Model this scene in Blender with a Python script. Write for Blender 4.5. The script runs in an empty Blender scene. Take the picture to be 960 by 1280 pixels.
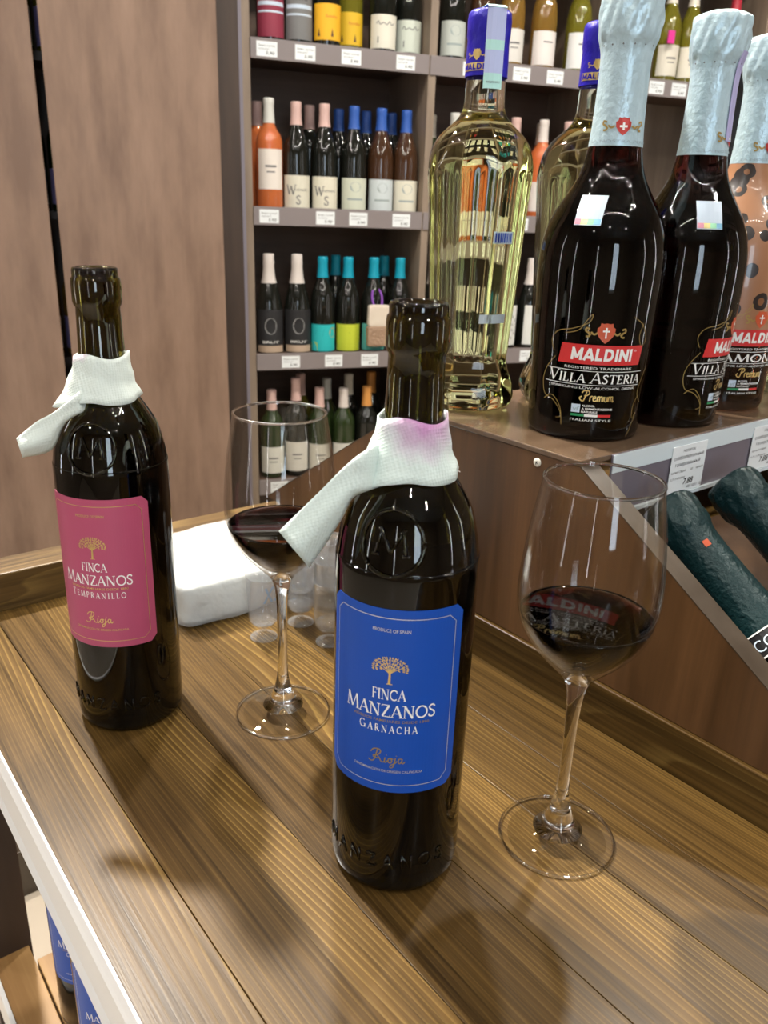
import bpy, math, random
from math import sin, cos, pi, radians, sqrt, atan2
from mathutils import Vector, Matrix
random.seed(7)
SC = bpy.context.scene
COL = SC.collection

# ------------------------------------------------------------------ camera (counter top is z = 0, floor z = -0.95)
FPX, PITCH, ROLL, EYE = 1010.53, 0.3559, 0.036, 0.3593
_F = Vector((0, cos(PITCH), -sin(PITCH)))
_U = Vector((0, sin(PITCH), cos(PITCH)))
_X = Vector((1, 0, 0))
CX = _X * cos(ROLL) + _U * sin(ROLL)
CU = -_X * sin(ROLL) + _U * cos(ROLL)
EYEP = Vector((0, 0, EYE))
cd = bpy.data.cameras.new('camera')
cd.sensor_fit = 'VERTICAL'; cd.sensor_height = 36.0; cd.lens = FPX / 1280 * 36
cd.clip_start = 0.02
cd.dof.use_dof = True; cd.dof.focus_distance = 0.52; cd.dof.aperture_fstop = 17.0
cam = bpy.data.objects.new('camera', cd); COL.objects.link(cam)
m = Matrix((CX, CU, -_F)).transposed().to_4x4(); m.translation = EYEP
cam.matrix_world = m
SC.camera = cam

# ------------------------------------------------------------------ world, exposure
w = bpy.data.worlds.new('world'); SC.world = w; w.use_nodes = True
w.node_tree.nodes['Background'].inputs[0].default_value = (0.9, 0.85, 0.8, 1)
w.node_tree.nodes['Background'].inputs[1].default_value = 0.05
vs = SC.view_settings
vs.view_transform = 'Standard'; vs.look = 'None'; vs.gamma = 1.0; vs.use_curve_mapping = False
vs.exposure = 0.08

FLOOR, CEIL = -0.95, 2.05
def disk_light(loc, power, size=0.09, color=(1, .93, .83), target=None, spread=150):
    ld = bpy.data.lights.new('assumed_downlight_lamp', 'AREA'); ld.shape = 'DISK'; ld.size = size
    ld.energy = power; ld.color = color; ld.spread = radians(spread)
    o = bpy.data.objects.new('assumed_downlight_lamp', ld); COL.objects.link(o); o.location = loc
    d = (Vector(target) - Vector(loc)) if target else Vector((0, 0, -1))
    o.rotation_euler = d.to_track_quat('-Z', 'Y').to_euler()
    return o
A_C = radians(128.6)                 # counter frame: local x = u (along the counter, away), local y = -v
UX, UY = cos(A_C), sin(A_C)
def W(u, v, z=0.0):                  # counter (u, v) -> world
    return Vector((UX * u + UY * v, UY * u - UX * v, z))
LAMPS = []  # assumed ceiling lamps, all out of view
LAMPS.append((W(1.78, .28, 1.95), 24, W(.3, .28, 0), .11))                  # assumed key lamp beyond the far end of the counter
for (x, y, p) in [(-1.3, -1.3, 8), (0.0, -1.3, 7), (1.3, -1.3, 8), (-1.5, -.1, 3), (1.5, .1, 6), (.55, .55, 1.5),
                  (-.1, 1.35, 17), (.75, 1.6, 20), (1.6, 1.9, 18), (-1.6, 1.0, 7)]:
    LAMPS.append((Vector((x, y, 1.98)), p, None, .09))
for loc, p, tg, sz in LAMPS:
    disk_light(loc, p, sz, target=tg, spread=84 if tg else 150)
# assumed window light, unseen behind the photographer, added for tall bluish reflections on bottles
ld = bpy.data.lights.new('assumed_window_light', 'AREA'); ld.shape = 'RECTANGLE'; ld.size = .55; ld.size_y = 1.7
ld.energy = 16; ld.color = (.72, .86, 1.0)
lo = bpy.data.objects.new('assumed_window_light', ld); COL.objects.link(lo); lo.location = (.75, -2.66, .75)
lo.rotation_euler = Vector((0, 1, 0)).to_track_quat('-Z', 'Y').to_euler()

# ------------------------------------------------------------------ pixel helpers (960 x 1280 photograph)
def pray(x, y): return _F + CX * ((x - 480) / FPX) - CU * ((y - 640) / FPX)
def on_plane(x, y, p, n):
    d = pray(x, y); n = Vector(n); return EYEP + d * ((Vector(p) - EYEP).dot(n) / d.dot(n))

# ------------------------------------------------------------------ materials
MATS = {}
def newmat(name):
    m = bpy.data.materials.new(name); m.use_nodes = True
    nt = m.node_tree; b = nt.nodes['Principled BSDF']
    return m, nt, b
def N(nt, t, **kw):
    n = nt.nodes.new(t)
    for k, v in kw.items(): setattr(n, k, v)
    return n
def pm(name, col, rough=.5, metal=0.0, trans=0.0, ior=1.45, coat=0.0, emit=None, es=0.0, bump=None, spec=.5, alpha=1.0, thin=False):
    if name in MATS: return MATS[name]
    m, nt, b = newmat(name)
    b.inputs['Base Color'].default_value = (*col, 1); b.inputs['Roughness'].default_value = rough
    b.inputs['Metallic'].default_value = metal; b.inputs['Transmission Weight'].default_value = trans
    b.inputs['IOR'].default_value = ior; b.inputs['Coat Weight'].default_value = coat
    b.inputs['Specular IOR Level'].default_value = spec; b.inputs['Alpha'].default_value = alpha
    b.inputs['Coat Roughness'].default_value = .06
    if emit: b.inputs['Emission Color'].default_value = (*emit, 1); b.inputs['Emission Strength'].default_value = es
    if bump:
        sc, st, di = bump
        tc = N(nt, 'ShaderNodeTexCoord'); no = N(nt, 'ShaderNodeTexNoise'); bu = N(nt, 'ShaderNodeBump')
        no.inputs['Scale'].default_value = sc; no.inputs['Detail'].default_value = 3
        bu.inputs['Strength'].default_value = st; bu.inputs['Distance'].default_value = di
        nt.links.new(tc.outputs['Object'], no.inputs['Vector']); nt.links.new(no.outputs['Fac'], bu.inputs['Height'])
        nt.links.new(bu.outputs['Normal'], b.inputs['Normal'])
    MATS[name] = m; return m
def absorb(name, col, density, ior=1.36, rough=0.0):
    """clear liquid or glass filled with absorbing colour"""
    if name in MATS: return MATS[name]
    m, nt, b = newmat(name)
    b.inputs['Base Color'].default_value = (1, 1, 1, 1); b.inputs['Roughness'].default_value = rough
    b.inputs['Transmission Weight'].default_value = 1; b.inputs['IOR'].default_value = ior
    va = N(nt, 'ShaderNodeVolumeAbsorption'); va.inputs['Color'].default_value = (*col, 1); va.inputs['Density'].default_value = density
    nt.links.new(va.outputs[0], nt.nodes['Material Output'].inputs['Volume'])
    MATS[name] = m; return m
def wood(name, dark, mid, light, grain='X', fine=90.0, rough=.35, coat=.0, line=.5, wave=5.0, bump=.25, tone=.35):
    """boards with long grain along one local axis; line = strength of the pale late-wood lines"""
    m, nt, b = newmat(name); L = nt.links
    tc = N(nt, 'ShaderNodeTexCoord'); oi = N(nt, 'ShaderNodeObjectInfo')
    ad = N(nt, 'ShaderNodeVectorMath', operation='MULTIPLY_ADD')
    cmb = N(nt, 'ShaderNodeCombineXYZ')
    for i in range(3): L.new(oi.outputs['Random'], cmb.inputs[i])
    L.new(cmb.outputs[0], ad.inputs[0]); ad.inputs[1].default_value = (7.3, 3.1, 5.7); L.new(tc.outputs['Object'], ad.inputs[2])
    ax = 'XYZ'.index(grain)
    def mp(along, across):
        q = N(nt, 'ShaderNodeMapping'); s = [across] * 3; s[ax] = along
        q.inputs['Scale'].default_value = s; L.new(ad.outputs[0], q.inputs['Vector']); return q
    # slow wandering of the rings
    n1 = N(nt, 'ShaderNodeTexNoise'); n1.inputs['Scale'].default_value = 1.0; n1.inputs['Detail'].default_value = 2
    L.new(mp(.9, 7.0).outputs[0], n1.inputs['Vector'])
    wv = N(nt, 'ShaderNodeMath', operation='MULTIPLY_ADD'); L.new(n1.outputs['Fac'], wv.inputs[0]); wv.inputs[1].default_value = wave * 6.5
    sep = N(nt, 'ShaderNodeSeparateXYZ'); L.new(ad.outputs[0], sep.inputs[0])
    mul = N(nt, 'ShaderNodeMath', operation='MULTIPLY'); L.new(sep.outputs[(ax + 1) % 3], mul.inputs[0]); mul.inputs[1].default_value = wave * 58
    L.new(mul.outputs[0], wv.inputs[2])
    fr = N(nt, 'ShaderNodeMath', operation='FRACT'); L.new(wv.outputs[0], fr.inputs[0])
    ring = N(nt, 'ShaderNodeValToRGB'); e = ring.color_ramp.elements
    e[0].position = 0; e[0].color = (0, 0, 0, 1); e[1].position = .93; e[1].color = (1, 1, 1, 1)
    x = ring.color_ramp.elements.new(.62); x.color = (.10, .10, .10, 1)
    x = ring.color_ramp.elements.new(1.0); x.color = (0, 0, 0, 1)
    L.new(fr.outputs[0], ring.inputs[0])
    # fibres
    n2 = N(nt, 'ShaderNodeTexNoise'); n2.inputs['Scale'].default_value = 1.0; n2.inputs['Detail'].default_value = 4; n2.inputs['Roughness'].default_value = .65
    L.new(mp(4.0, fine).outputs[0], n2.inputs['Vector'])
    n3 = N(nt, 'ShaderNodeTexNoise'); n3.inputs['Scale'].default_value = 1.0; n3.inputs['Detail'].default_value = 2
    L.new(mp(1.2, 14.0).outputs[0], n3.inputs['Vector'])
    r2 = N(nt, 'ShaderNodeValToRGB'); r2.color_ramp.elements[0].position = .37; r2.color_ramp.elements[1].position = .63
    r2.color_ramp.elements[0].color = (*dark, 1); r2.color_ramp.elements[1].color = (*mid, 1)
    mixf = N(nt, 'ShaderNodeMix', data_type='FLOAT'); mixf.inputs[0].default_value = .5
    L.new(n2.outputs['Fac'], mixf.inputs[2]); L.new(n3.outputs['Fac'], mixf.inputs[3]); L.new(mixf.outputs[0], r2.inputs[0])
    lm = N(nt, 'ShaderNodeMath', operation='MULTIPLY'); rv = N(nt, 'ShaderNodeMapRange'); L.new(n3.outputs['Fac'], rv.inputs[0]); rv.inputs[1].default_value = .46; rv.inputs[2].default_value = .68; rv.inputs[3].default_value = .15 * line; rv.inputs[4].default_value = line
    L.new(ring.outputs[0], lm.inputs[0]); L.new(rv.outputs[0], lm.inputs[1])
    lm2 = N(nt, 'ShaderNodeMath', operation='MULTIPLY'); L.new(lm.outputs[0], lm2.inputs[0]); L.new(n2.outputs['Fac'], lm2.inputs[1])
    lm3 = N(nt, 'ShaderNodeMath', operation='MULTIPLY'); L.new(lm2.outputs[0], lm3.inputs[0]); lm3.inputs[1].default_value = 1.8
    lm3.use_clamp = True
    mc = N(nt, 'ShaderNodeMix', data_type='RGBA'); L.new(lm3.outputs[0], mc.inputs[0]); L.new(r2.outputs[0], mc.inputs[6]); mc.inputs[7].default_value = (*light, 1)
    hs = N(nt, 'ShaderNodeHueSaturation'); mr = N(nt, 'ShaderNodeMapRange'); L.new(oi.outputs['Random'], mr.inputs[0])
    mr.inputs[3].default_value = 1 - tone; mr.inputs[4].default_value = 1 + tone; L.new(mr.outputs[0], hs.inputs['Value']); L.new(mc.outputs[2], hs.inputs['Color'])
    L.new(hs.outputs[0], b.inputs['Base Color'])
    rr = N(nt, 'ShaderNodeMapRange'); L.new(n2.outputs['Fac'], rr.inputs[0]); rr.inputs[3].default_value = rough * .8; rr.inputs[4].default_value = rough * 1.3
    L.new(rr.outputs[0], b.inputs['Roughness']); b.inputs['Coat Weight'].default_value = coat; b.inputs['Coat Roughness'].default_value = .15
    if bump:
        bu = N(nt, 'ShaderNodeBump'); bu.inputs['Strength'].default_value = bump; bu.inputs['Distance'].default_value = .0006
        L.new(n2.outputs['Fac'], bu.inputs['Height']); L.new(bu.outputs['Normal'], b.inputs['Normal'])
    MATS[name] = m; return m

M_TOP = wood('oak_stain_long', (.026, .0135, .0035), (.108, .059, .0145), (.25, .160, .046), 'X', 230, .33, .05, 1.0, 5.0, .25, .13)
M_TOP.node_tree.nodes['Principled BSDF'].inputs['Specular IOR Level'].default_value = .2
M_TOPV = wood('oak_stain_cross', (.026, .0135, .0035), (.108, .059, .0145), (.25, .160, .046), 'Y', 230, .40, .10, .7, 4.0, .3, .1)
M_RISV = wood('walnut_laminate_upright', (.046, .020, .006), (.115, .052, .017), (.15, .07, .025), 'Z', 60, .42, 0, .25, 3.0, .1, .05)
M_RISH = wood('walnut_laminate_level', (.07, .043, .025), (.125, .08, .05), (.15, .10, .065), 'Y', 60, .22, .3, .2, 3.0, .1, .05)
M_EDGE = wood('walnut_edge_band', (.034, .022, .013), (.056, .039, .024), (.07, .05, .032), 'X', 60, .35, .1, .2, 3.0, .1, .05)
M_PANEL = wood('walnut_wall_panel', (.165, .100, .067), (.275, .178, .125), (.32, .215, .155), 'Z', 16, .45, 0, .15, 1.2, .05, .04)
M_SHELF = wood('shelf_laminate', (.075, .045, .03), (.13, .08, .055), (.15, .10, .07), 'X', 40, .5, 0, .2, 2.0, .05, .05)
M_SHELFL = wood('shelf_laminate_edge', (.20, .15, .11), (.30, .23, .17), (.32, .25, .19), 'Z', 40, .5, 0, .2, 2.0, .05, .05)
M_DARK = wood('dark_brown_board', (.03, .018, .012), (.055, .033, .022), (.06, .04, .03), 'Z', 40, .5, 0, .2, 2.0, .05, .05)
M_LOW = wood('pine_low_shelf', (.30, .16, .055), (.46, .27, .10), (.55, .36, .16), 'X', 60, .4, .1, .4, 3.0, .1, .1)
def thin_glass(name, tint, ior=1.5, rough=.0, haze=0.0):
    m, nt, b = newmat(name); L = nt.links
    tr = N(nt, 'ShaderNodeBsdfTransparent'); tr.inputs[0].default_value = (*tint, 1)
    gl = N(nt, 'ShaderNodeBsdfGlossy'); gl.inputs['Roughness'].default_value = rough
    lw = N(nt, 'ShaderNodeLayerWeight'); lw.inputs['Blend'].default_value = .5
    pw = N(nt, 'ShaderNodeMath', operation='POWER'); L.new(lw.outputs['Facing'], pw.inputs[0]); pw.inputs[1].default_value = 4.2
    r0 = ((ior - 1) / (ior + 1)) ** 2
    fr = N(nt, 'ShaderNodeMath', operation='MULTIPLY_ADD'); L.new(pw.outputs[0], fr.inputs[0]); fr.inputs[1].default_value = .9 - r0; fr.inputs[2].default_value = r0
    mx = N(nt, 'ShaderNodeMixShader'); L.new(fr.outputs[0], mx.inputs[0]); L.new(tr.outputs[0], mx.inputs[1]); L.new(gl.outputs[0], mx.inputs[2])
    out = mx
    if haze:
        df = N(nt, 'ShaderNodeBsdfDiffuse'); df.inputs[0].default_value = (.9, .92, .95, 1)
        out = N(nt, 'ShaderNodeMixShader'); out.inputs[0].default_value = haze; L.new(mx.outputs[0], out.inputs[1]); L.new(df.outputs[0], out.inputs[2])
    L.new(out.outputs[0], nt.nodes['Material Output'].inputs['Surface']); return m
M_THIN = thin_glass('thin_blown_glass', (.985, .985, .98), 1.4)
M_CLEAR = pm('clear_glass', (1, 1, 1), 0.0, trans=1, ior=1.5)
M_PLAST = thin_glass('clear_plastic_cup', (.96, .97, .98), 1.6, .03, .09)
M_BOTG = pm('dark_olive_glass', (.15, .125, .018), .02, trans=1, ior=1.5)
M_WINEIN = pm('wine_in_dark_bottle', (.0025, .001, .001), .25, spec=.05)
M_WINE = absorb('red_wine', (.42, .004, .03), 420, 1.34)
M_BLACKG = absorb('ruby_black_bottle', (.46, .01, .02), 150, 1.45)
M_WHITE = pm('white_print', (.85, .85, .82), .45)
M_GOLD = pm('gold_print', (.78, .58, .22), .32, metal=.7)
M_GOLDD = pm('dull_gold_print', (.38, .26, .08), .45, metal=.4)
M_SILV = pm('silver_print', (.72, .72, .74), .35, metal=.6)
M_RED = pm('red_print', (.62, .03, .03), .4)
M_BLACK = pm('black_print', (.012, .012, .014), .4)
M_INK = pm('grey_ink', (.12, .12, .13), .5)
M_TISSUE = None

# ------------------------------------------------------------------ mesh helpers
def mk(name, V, F, mat=None, parent=None, smooth=False, loc=None, rot=None):
    me = bpy.data.meshes.new(name); me.from_pydata([tuple(v) for v in V], [], [tuple(f) for f in F]); me.update()
    if smooth: me.polygons.foreach_set('use_smooth', [True] * len(me.polygons))
    if mat: me.materials.append(mat)
    return mo(name, me, parent, loc, rot)
def mo(name, me, parent=None, loc=None, rot=None):
    o = bpy.data.objects.new(name, me); COL.objects.link(o)
    if parent: o.parent = parent
    if loc is not None: o.location = loc
    if rot is not None: o.rotation_euler = rot
    return o
def tag(o, label=None, cat=None, group=None, kind=None):
    for k, v in (('label', label), ('category', cat), ('group', group), ('kind', kind)):
        if v: o[k] = v
    return o
def thing(name, label, cat, loc=(0, 0, 0), rz=0.0, group=None):
    o = bpy.data.objects.new(name, None); COL.objects.link(o); o.location = loc; o.rotation_euler = (0, 0, rz)
    o.empty_display_size = .02
    return tag(o, label, cat, group)
BOXF = [(0, 3, 2, 1), (4, 5, 6, 7), (0, 1, 5, 4), (1, 2, 6, 5), (2, 3, 7, 6), (3, 0, 4, 7)]
def boxv(x0, x1, y0, y1, z0, z1):
    return [(x0, y0, z0), (x1, y0, z0), (x1, y1, z0), (x0, y1, z0), (x0, y0, z1), (x1, y0, z1), (x1, y1, z1), (x0, y1, z1)]
def bevel(o, wd=.001, seg=2):
    b = o.modifiers.new('bevel', 'BEVEL'); b.width = wd; b.segments = seg; b.limit_method = 'ANGLE'; return o
def box(name, x0, x1, y0, y1, z0, z1, mat, parent=None, bev=0.0, off=(0, 0, 0)):
    c = ((x0 + x1) / 2, (y0 + y1) / 2, (z0 + z1) / 2)          # origin at the middle of the board
    V = [(a - c[0], b - c[1], d - c[2]) for a, b, d in boxv(min(x0, x1), max(x0, x1), min(y0, y1), max(y0, y1), z0, z1)]
    o = mk(name, V, BOXF, mat, parent, loc=(c[0] - off[0], c[1] - off[1], c[2] - off[2]))
    if bev: bevel(o, bev)
    return o
def extrude(name, poly, axis, a0, a1, mat, parent=None, bev=0, off=(0, 0, 0)):
    """poly in the other two axes, extruded along axis; origin kept at off"""
    n = len(poly); V = []
    for a in (a0, a1):
        for p, q in poly:
            c = {'Y': (p, a, q), 'X': (a, p, q), 'Z': (p, q, a)}[axis]
            V.append((c[0] - off[0], c[1] - off[1], c[2] - off[2]))
    F = [tuple(range(n)), tuple(range(2 * n - 1, n - 1, -1))] + [(i, i + n, (i + 1) % n + n, (i + 1) % n) for i in range(n)]
    o = mk(name, V, F, mat, parent)
    import bmesh
    bm = bmesh.new(); bm.from_mesh(o.data); bmesh.ops.recalc_face_normals(bm, faces=bm.faces); bm.to_mesh(o.data); bm.free()
    if bev: bevel(o, bev)
    return o
def spl(pts, k=6):
    """Catmull-Rom resample of a profile or a stroke"""
    P = [pts[0]] + list(pts) + [pts[-1]]; out = []
    for i in range(1, len(P) - 2):
        for j in range(k):
            t = j / k; r = []
            for a, b, c, d in zip(P[i - 1], P[i], P[i + 1], P[i + 2]):
                r.append(.5 * (2 * b + (c - a) * t + (2 * a - 5 * b + 4 * c - d) * t * t + (3 * b - a - 3 * c + d) * t ** 3))
            out.append(tuple(r))
    out.append(tuple(pts[-1])); return out
def lathe_vf(prof, n=48, shape=None):
    """profile (r, z); r = 0 makes a pole. shape(theta, r, z) may change the radius"""
    V, F, rings = [], [], []
    for r, z in prof:
        if r < 1e-6: V.append((0, 0, z)); rings.append([len(V) - 1])
        else:
            idx = []
            for i in range(n):
                t = 2 * pi * i / n; rr = shape(t, r, z) if shape else r
                V.append((rr * cos(t), rr * sin(t), z)); idx.append(len(V) - 1)
            rings.append(idx)
    for a, b in zip(rings, rings[1:]):
        for i in range(n):
            j = (i + 1) % n
            if len(a) == 1 and len(b) == 1: continue
            if len(a) == 1: F.append((a[0], b[j], b[i]))
            elif len(b) == 1: F.append((a[i], a[j], b[0]))
            else: F.append((a[i], a[j], b[j], b[i]))
    return V, F
def lathe(name, prof, mat, parent=None, n=48, shape=None, smooth=True, loc=None):
    V, F = lathe_vf(prof, n, shape)
    return mk(name, V, F, mat, parent, smooth, loc)
def rad(prof, z):
    for (r0, z0), (r1, z1) in zip(prof, prof[1:]):
        if z1 > z0 and z0 <= z <= z1: return r0 + (r1 - r0) * (z - z0) / (z1 - z0)
    return prof[-1][0]
# ---- flat strokes and text in 2D
def ribbon(pts, wd, closed=False):
    n = len(pts); V, F = [], []
    for i in range(n):
        a = pts[(i - 1) % n] if (closed or i > 0) else pts[i]; b = pts[(i + 1) % n] if (closed or i < n - 1) else pts[i]
        dx, dy = b[0] - a[0], b[1] - a[1]; l = sqrt(dx * dx + dy * dy) or 1
        h = (wd(i / (n - 1)) if callable(wd) else wd) / 2
        V += [(pts[i][0] - dy / l * h, pts[i][1] + dx / l * h), (pts[i][0] + dy / l * h, pts[i][1] - dx / l * h)]
    for i in range(n if closed else n - 1):
        j = (i + 1) % n; F.append((2 * i, 2 * i + 1, 2 * j + 1, 2 * j))
    return V, F
class Flat:
    def __init__(s): s.V, s.F = [], []
    def add(s, vf, dx=0, dy=0, sc=1.0, sy=None, sh=0.0):
        k = len(s.V); sy = sc if sy is None else sy
        s.V += [(dx + x * sc + y * sy * sh, dy + y * sy) for x, y in vf[0]]; s.F += [tuple(i + k for i in f) for f in vf[1]]; return s
    def line(s, pts, wd, closed=False): return s.add(ribbon(pts, wd, closed))
    def rect(s, x0, x1, y0, y1, n=10):
        k = len(s.V)
        for i in range(n + 1):
            x = x0 + (x1 - x0) * i / n; s.V += [(x, y0), (x, y1)]
        s.F += [(k + 2 * i, k + 2 * i + 2, k + 2 * i + 3, k + 2 * i + 1) for i in range(n)]; return s
    def poly(s, pts):
        k = len(s.V); s.V += list(pts); s.F.append(tuple(range(k, k + len(pts)))); return s
    def wrap(s, name, R, th0, mat, parent, eps=.0003, z0=0.0):
        """onto an upright cylinder; R a radius or a function of z"""
        V = []
        for x, y in s.V:
            z = z0 + y; r = (R(z) if callable(R) else R); t = th0 + x / (r if not callable(R) else max(r, .012)); V.append(((r + eps) * cos(t), (r + eps) * sin(t), z))
        return mk(name, V, s.F, mat, parent)
    def plane(s, name, org, ex, ey, mat, parent):
        return mk(name, [tuple(Vector(org) + Vector(ex) * x + Vector(ey) * y) for x, y in s.V], s.F, mat, parent)
def arc(cx, cy, rx, ry, a0, a1, n=18): return [(cx + rx * cos(radians(a0 + (a1 - a0) * i / n)), cy + ry * sin(radians(a0 + (a1 - a0) * i / n))) for i in range(n + 1)]
T, t_, S_ = .15, .065, .05
def st(x, y0=0, y1=1, w=T): return (w, [(x, y0), (x, y1)])
def sf(*c): return [(S_, [(x - .13, y), (x + .13, y)]) for x, y in c]
GL = {
 'A': (.80, [(t_, [(.04, 0), (.40, 1)]), (T, [(.39, 1), (.74, 0)]), (t_, [(.17, .34), (.6, .34)])] + sf((.05, .02), (.73, .02))),
 'C': (.84, [(T * .8, arc(.46, .5, .40, .46, 48, 312)), (t_, [(.73, .7), (.74, .95)]), ]),
 'D': (.86, [st(.16), (T * .8, arc(.3, .5, .44, .46, -90, 90)), (t_, [(.1, .96), (.32, .96)]), (t_, [(.1, .04), (.32, .04)])]),
 'E': (.64, [st(.16), (t_, [(.05, .97), (.56, .97)]), (t_, [(.16, .52), (.48, .52)]), (t_, [(.05, .03), (.58, .03)]), (t_, [(.55, .97), (.55, .8)]), (t_, [(.58, .03), (.58, .2)])]),
 'F': (.60, [st(.16), (t_, [(.05, .97), (.56, .97)]), (t_, [(.16, .52), (.48, .52)]), (t_, [(.55, .97), (.55, .8)])] + sf((.16, .02))),
 'G': (.92, [(T * .8, arc(.46, .5, .40, .46, 48, 325)), st(.80, .03, .42, T), (t_, [(.62, .42), (.92, .42)])]),
 'H': (.90, [st(.16), st(.72), (t_, [(.16, .5), (.72, .5)])] + sf((.16, .02), (.72, .02), (.16, .98), (.72, .98))),
 'I': (.36, [st(.18)] + sf((.18, .02), (.18, .98))),
 'J': (.44, [st(.24, -.1, 1)] + sf((.24, .98))),
 'K': (.80, [st(.16), (t_, [(.2, .45), (.66, 1)]), (T, [(.32, .55), (.72, 0)])] + sf((.16, .02), (.16, .98))),
 'L': (.62, [st(.16), (t_, [(.05, .03), (.56, .03)]), (t_, [(.56, .03), (.57, .22)])] + sf((.16, .98))),
 'M': (1.02, [(t_, [(.08, 0), (.17, 1)]), (T, [(.17, 1), (.50, .05)]), (t_, [(.50, .05), (.83, 1)]), (T, [(.83, 1), (.92, 0)])] + sf((.09, .02), (.92, .02))),
 'N': (.90, [(t_, [(.14, 0), (.14, 1)]), (T, [(.14, 1), (.74, 0)]), (t_, [(.74, 0), (.74, 1)])] + sf((.14, .02), (.74, .98), (.1, .98))),
 'O': (.92, [(T * .85, arc(.46, .5, .40, .46, 0, 360, 28))]),
 'P': (.66, [st(.16), (T * .7, arc(.3, .73, .27, .25, -90, 90)), (t_, [(.1, .98), (.3, .98)]), (t_, [(.16, .48), (.3, .48)])] + sf((.16, .02))),
 'R': (.76, [st(.16), (T * .7, arc(.3, .73, .25, .25, -90, 90)), (t_, [(.1, .98), (.3, .98)]), (t_, [(.16, .48), (.32, .48)]), (T, [(.34, .48), (.72, .0)])] + sf((.16, .02))),
 'S': (.60, [(T * .8, spl([(.50, .80), (.42, .94), (.27, .97), (.12, .87), (.11, .70), (.27, .55), (.43, .43), (.50, .25), (.42, .08), (.26, .03), (.10, .10), (.06, .26)], 4))]),
 'T': (.74, [st(.37), (t_, [(.04, .97), (.70, .97)]), (t_, [(.05, .97), (.04, .8)]), (t_, [(.69, .97), (.70, .8)])] + sf((.37, .02))),
 'V': (.80, [(T, [(.05, 1), (.40, 0)]), (t_, [(.40, 0), (.74, 1)])] + sf((.06, .98), (.73, .98))),
 'W': (1.1, [(T, [(.05, 1), (.32, 0)]), (t_, [(.32, 0), (.55, .9)]), (T, [(.52, .9), (.78, 0)]), (t_, [(.78, 0), (1.02, 1)])] + sf((.06, .98), (1.01, .98))),
 'Z': (.72, [(t_, [(.06, .97), (.62, .97)]), (T, [(.60, .96), (.10, .04)]), (t_, [(.08, .03), (.66, .03)]), (t_, [(.07, .97), (.06, .8)]), (t_, [(.66, .03), (.67, .2)])]),
 ' ': (.4, []),
}
def serif(txt, sizes=None, gap=.04):
    """2D outline of a serif word, cap height 1, starting at x = 0; sizes scales single letters"""
    f = Flat(); x = 0
    for i, c in enumerate(txt):
        s = sizes[i] if sizes else 1.0; adv, sts = GL[c]
        for wd, p in sts: f.add(ribbon([(x + a * s, b * s) for a, b in p], wd))
        x += (adv + gap) * s
    return f, x
def fit(f, x0, x1, y0, h, sh=0.0):
    """scale a word into x0..x1 with cap height h"""
    a = min(v[0] for v in f.V); b = max(v[0] for v in f.V); s = (x1 - x0) / (b - a)
    return Flat().add((f.V, f.F), x0 - a * s, y0, s, h, sh)
_txt = {}
def sans(txt, bold=0.0):
    k = (txt, bold)
    if k in _txt: f = Flat(); f.V, f.F = list(_txt[k].V), list(_txt[k].F); return f
    cu = bpy.data.curves.new('lettering_source', 'FONT'); cu.body = txt; cu.fill_mode = 'BOTH'; cu.resolution_u = 3; cu.offset = bold
    o = bpy.data.objects.new('lettering_source', cu); COL.objects.link(o)
    dg = bpy.context.evaluated_depsgraph_get(); me = bpy.data.meshes.new_from_object(o.evaluated_get(dg))
    f = Flat(); f.V = [(v.co.x, v.co.y / .73) for v in me.vertices]; f.F = [tuple(p.vertices) for p in me.polygons]
    bpy.data.objects.remove(o); bpy.data.curves.remove(cu); bpy.data.meshes.remove(me)
    _txt[k] = f; g = Flat(); g.V, g.F = list(f.V), list(f.F); return g
BL = {'M': (.98, [[(.13, 0), (.13, 1)], [(.13, .92), (.49, .18)], [(.49, .18), (.85, .92)], [(.85, 0), (.85, 1)]]), 'A': (.92, [[(.09, 0), (.46, .97)], [(.46, .97), (.83, 0)], [(.22, .27), (.70, .27)]]),
      'L': (.66, [[(.13, 0), (.13, 1)], [(.02, .115), (.60, .115)]]), 'D': (.86, [[(.13, 0), (.13, 1)], [(.13, .885), (.38, .885)] + arc(.38, .5, .33, .385, 90, -90, 12) + [(.13, .115)]]), 'I': (.32, [[(.16, 0), (.16, 1)]]),
      'N': (.88, [[(.13, 0), (.13, 1)], [(.13, .90), (.75, .10)], [(.75, 0), (.75, 1)]])}
def block(txt, gap=.06):
    f = Flat(); x = 0
    for c in txt:
        adv, sts = BL[c]
        for p in sts: f.line([(x + a, b) for a, b in p], .23)
        x += adv + gap
    return f
def words(x0, x1, y0, h, txt, bold=0.0, sh=0.0): return fit(sans(txt, bold), x0, x1, y0, h, sh)
def tubes(paths, r, fmap, nseg=6):
    """round beads following 2D paths mapped to 3D"""
    V, F = [], []
    for p in paths:
        Q = [Vector(fmap(x, y)) for x, y in p]; k = len(V); n = len(Q)
        for i, q in enumerate(Q):
            d = (Q[min(i + 1, n - 1)] - Q[max(i - 1, 0)]).normalized(); a = d.orthogonal().normalized(); b = d.cross(a)
            for j in range(nseg):
                t = 2 * pi * j / nseg; V.append(tuple(q + (a * cos(t) + b * sin(t)) * r))
        for i in range(n - 1):
            for j in range(nseg):
                F.append((k + i * nseg + j, k + i * nseg + (j + 1) % nseg, k + (i + 1) * nseg + (j + 1) % nseg, k + (i + 1) * nseg + j))
        F.append(tuple(k + j for j in range(nseg))[::-1]); F.append(tuple(k + (n - 1) * nseg + j for j in range(nseg)))
    return V, F
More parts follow.
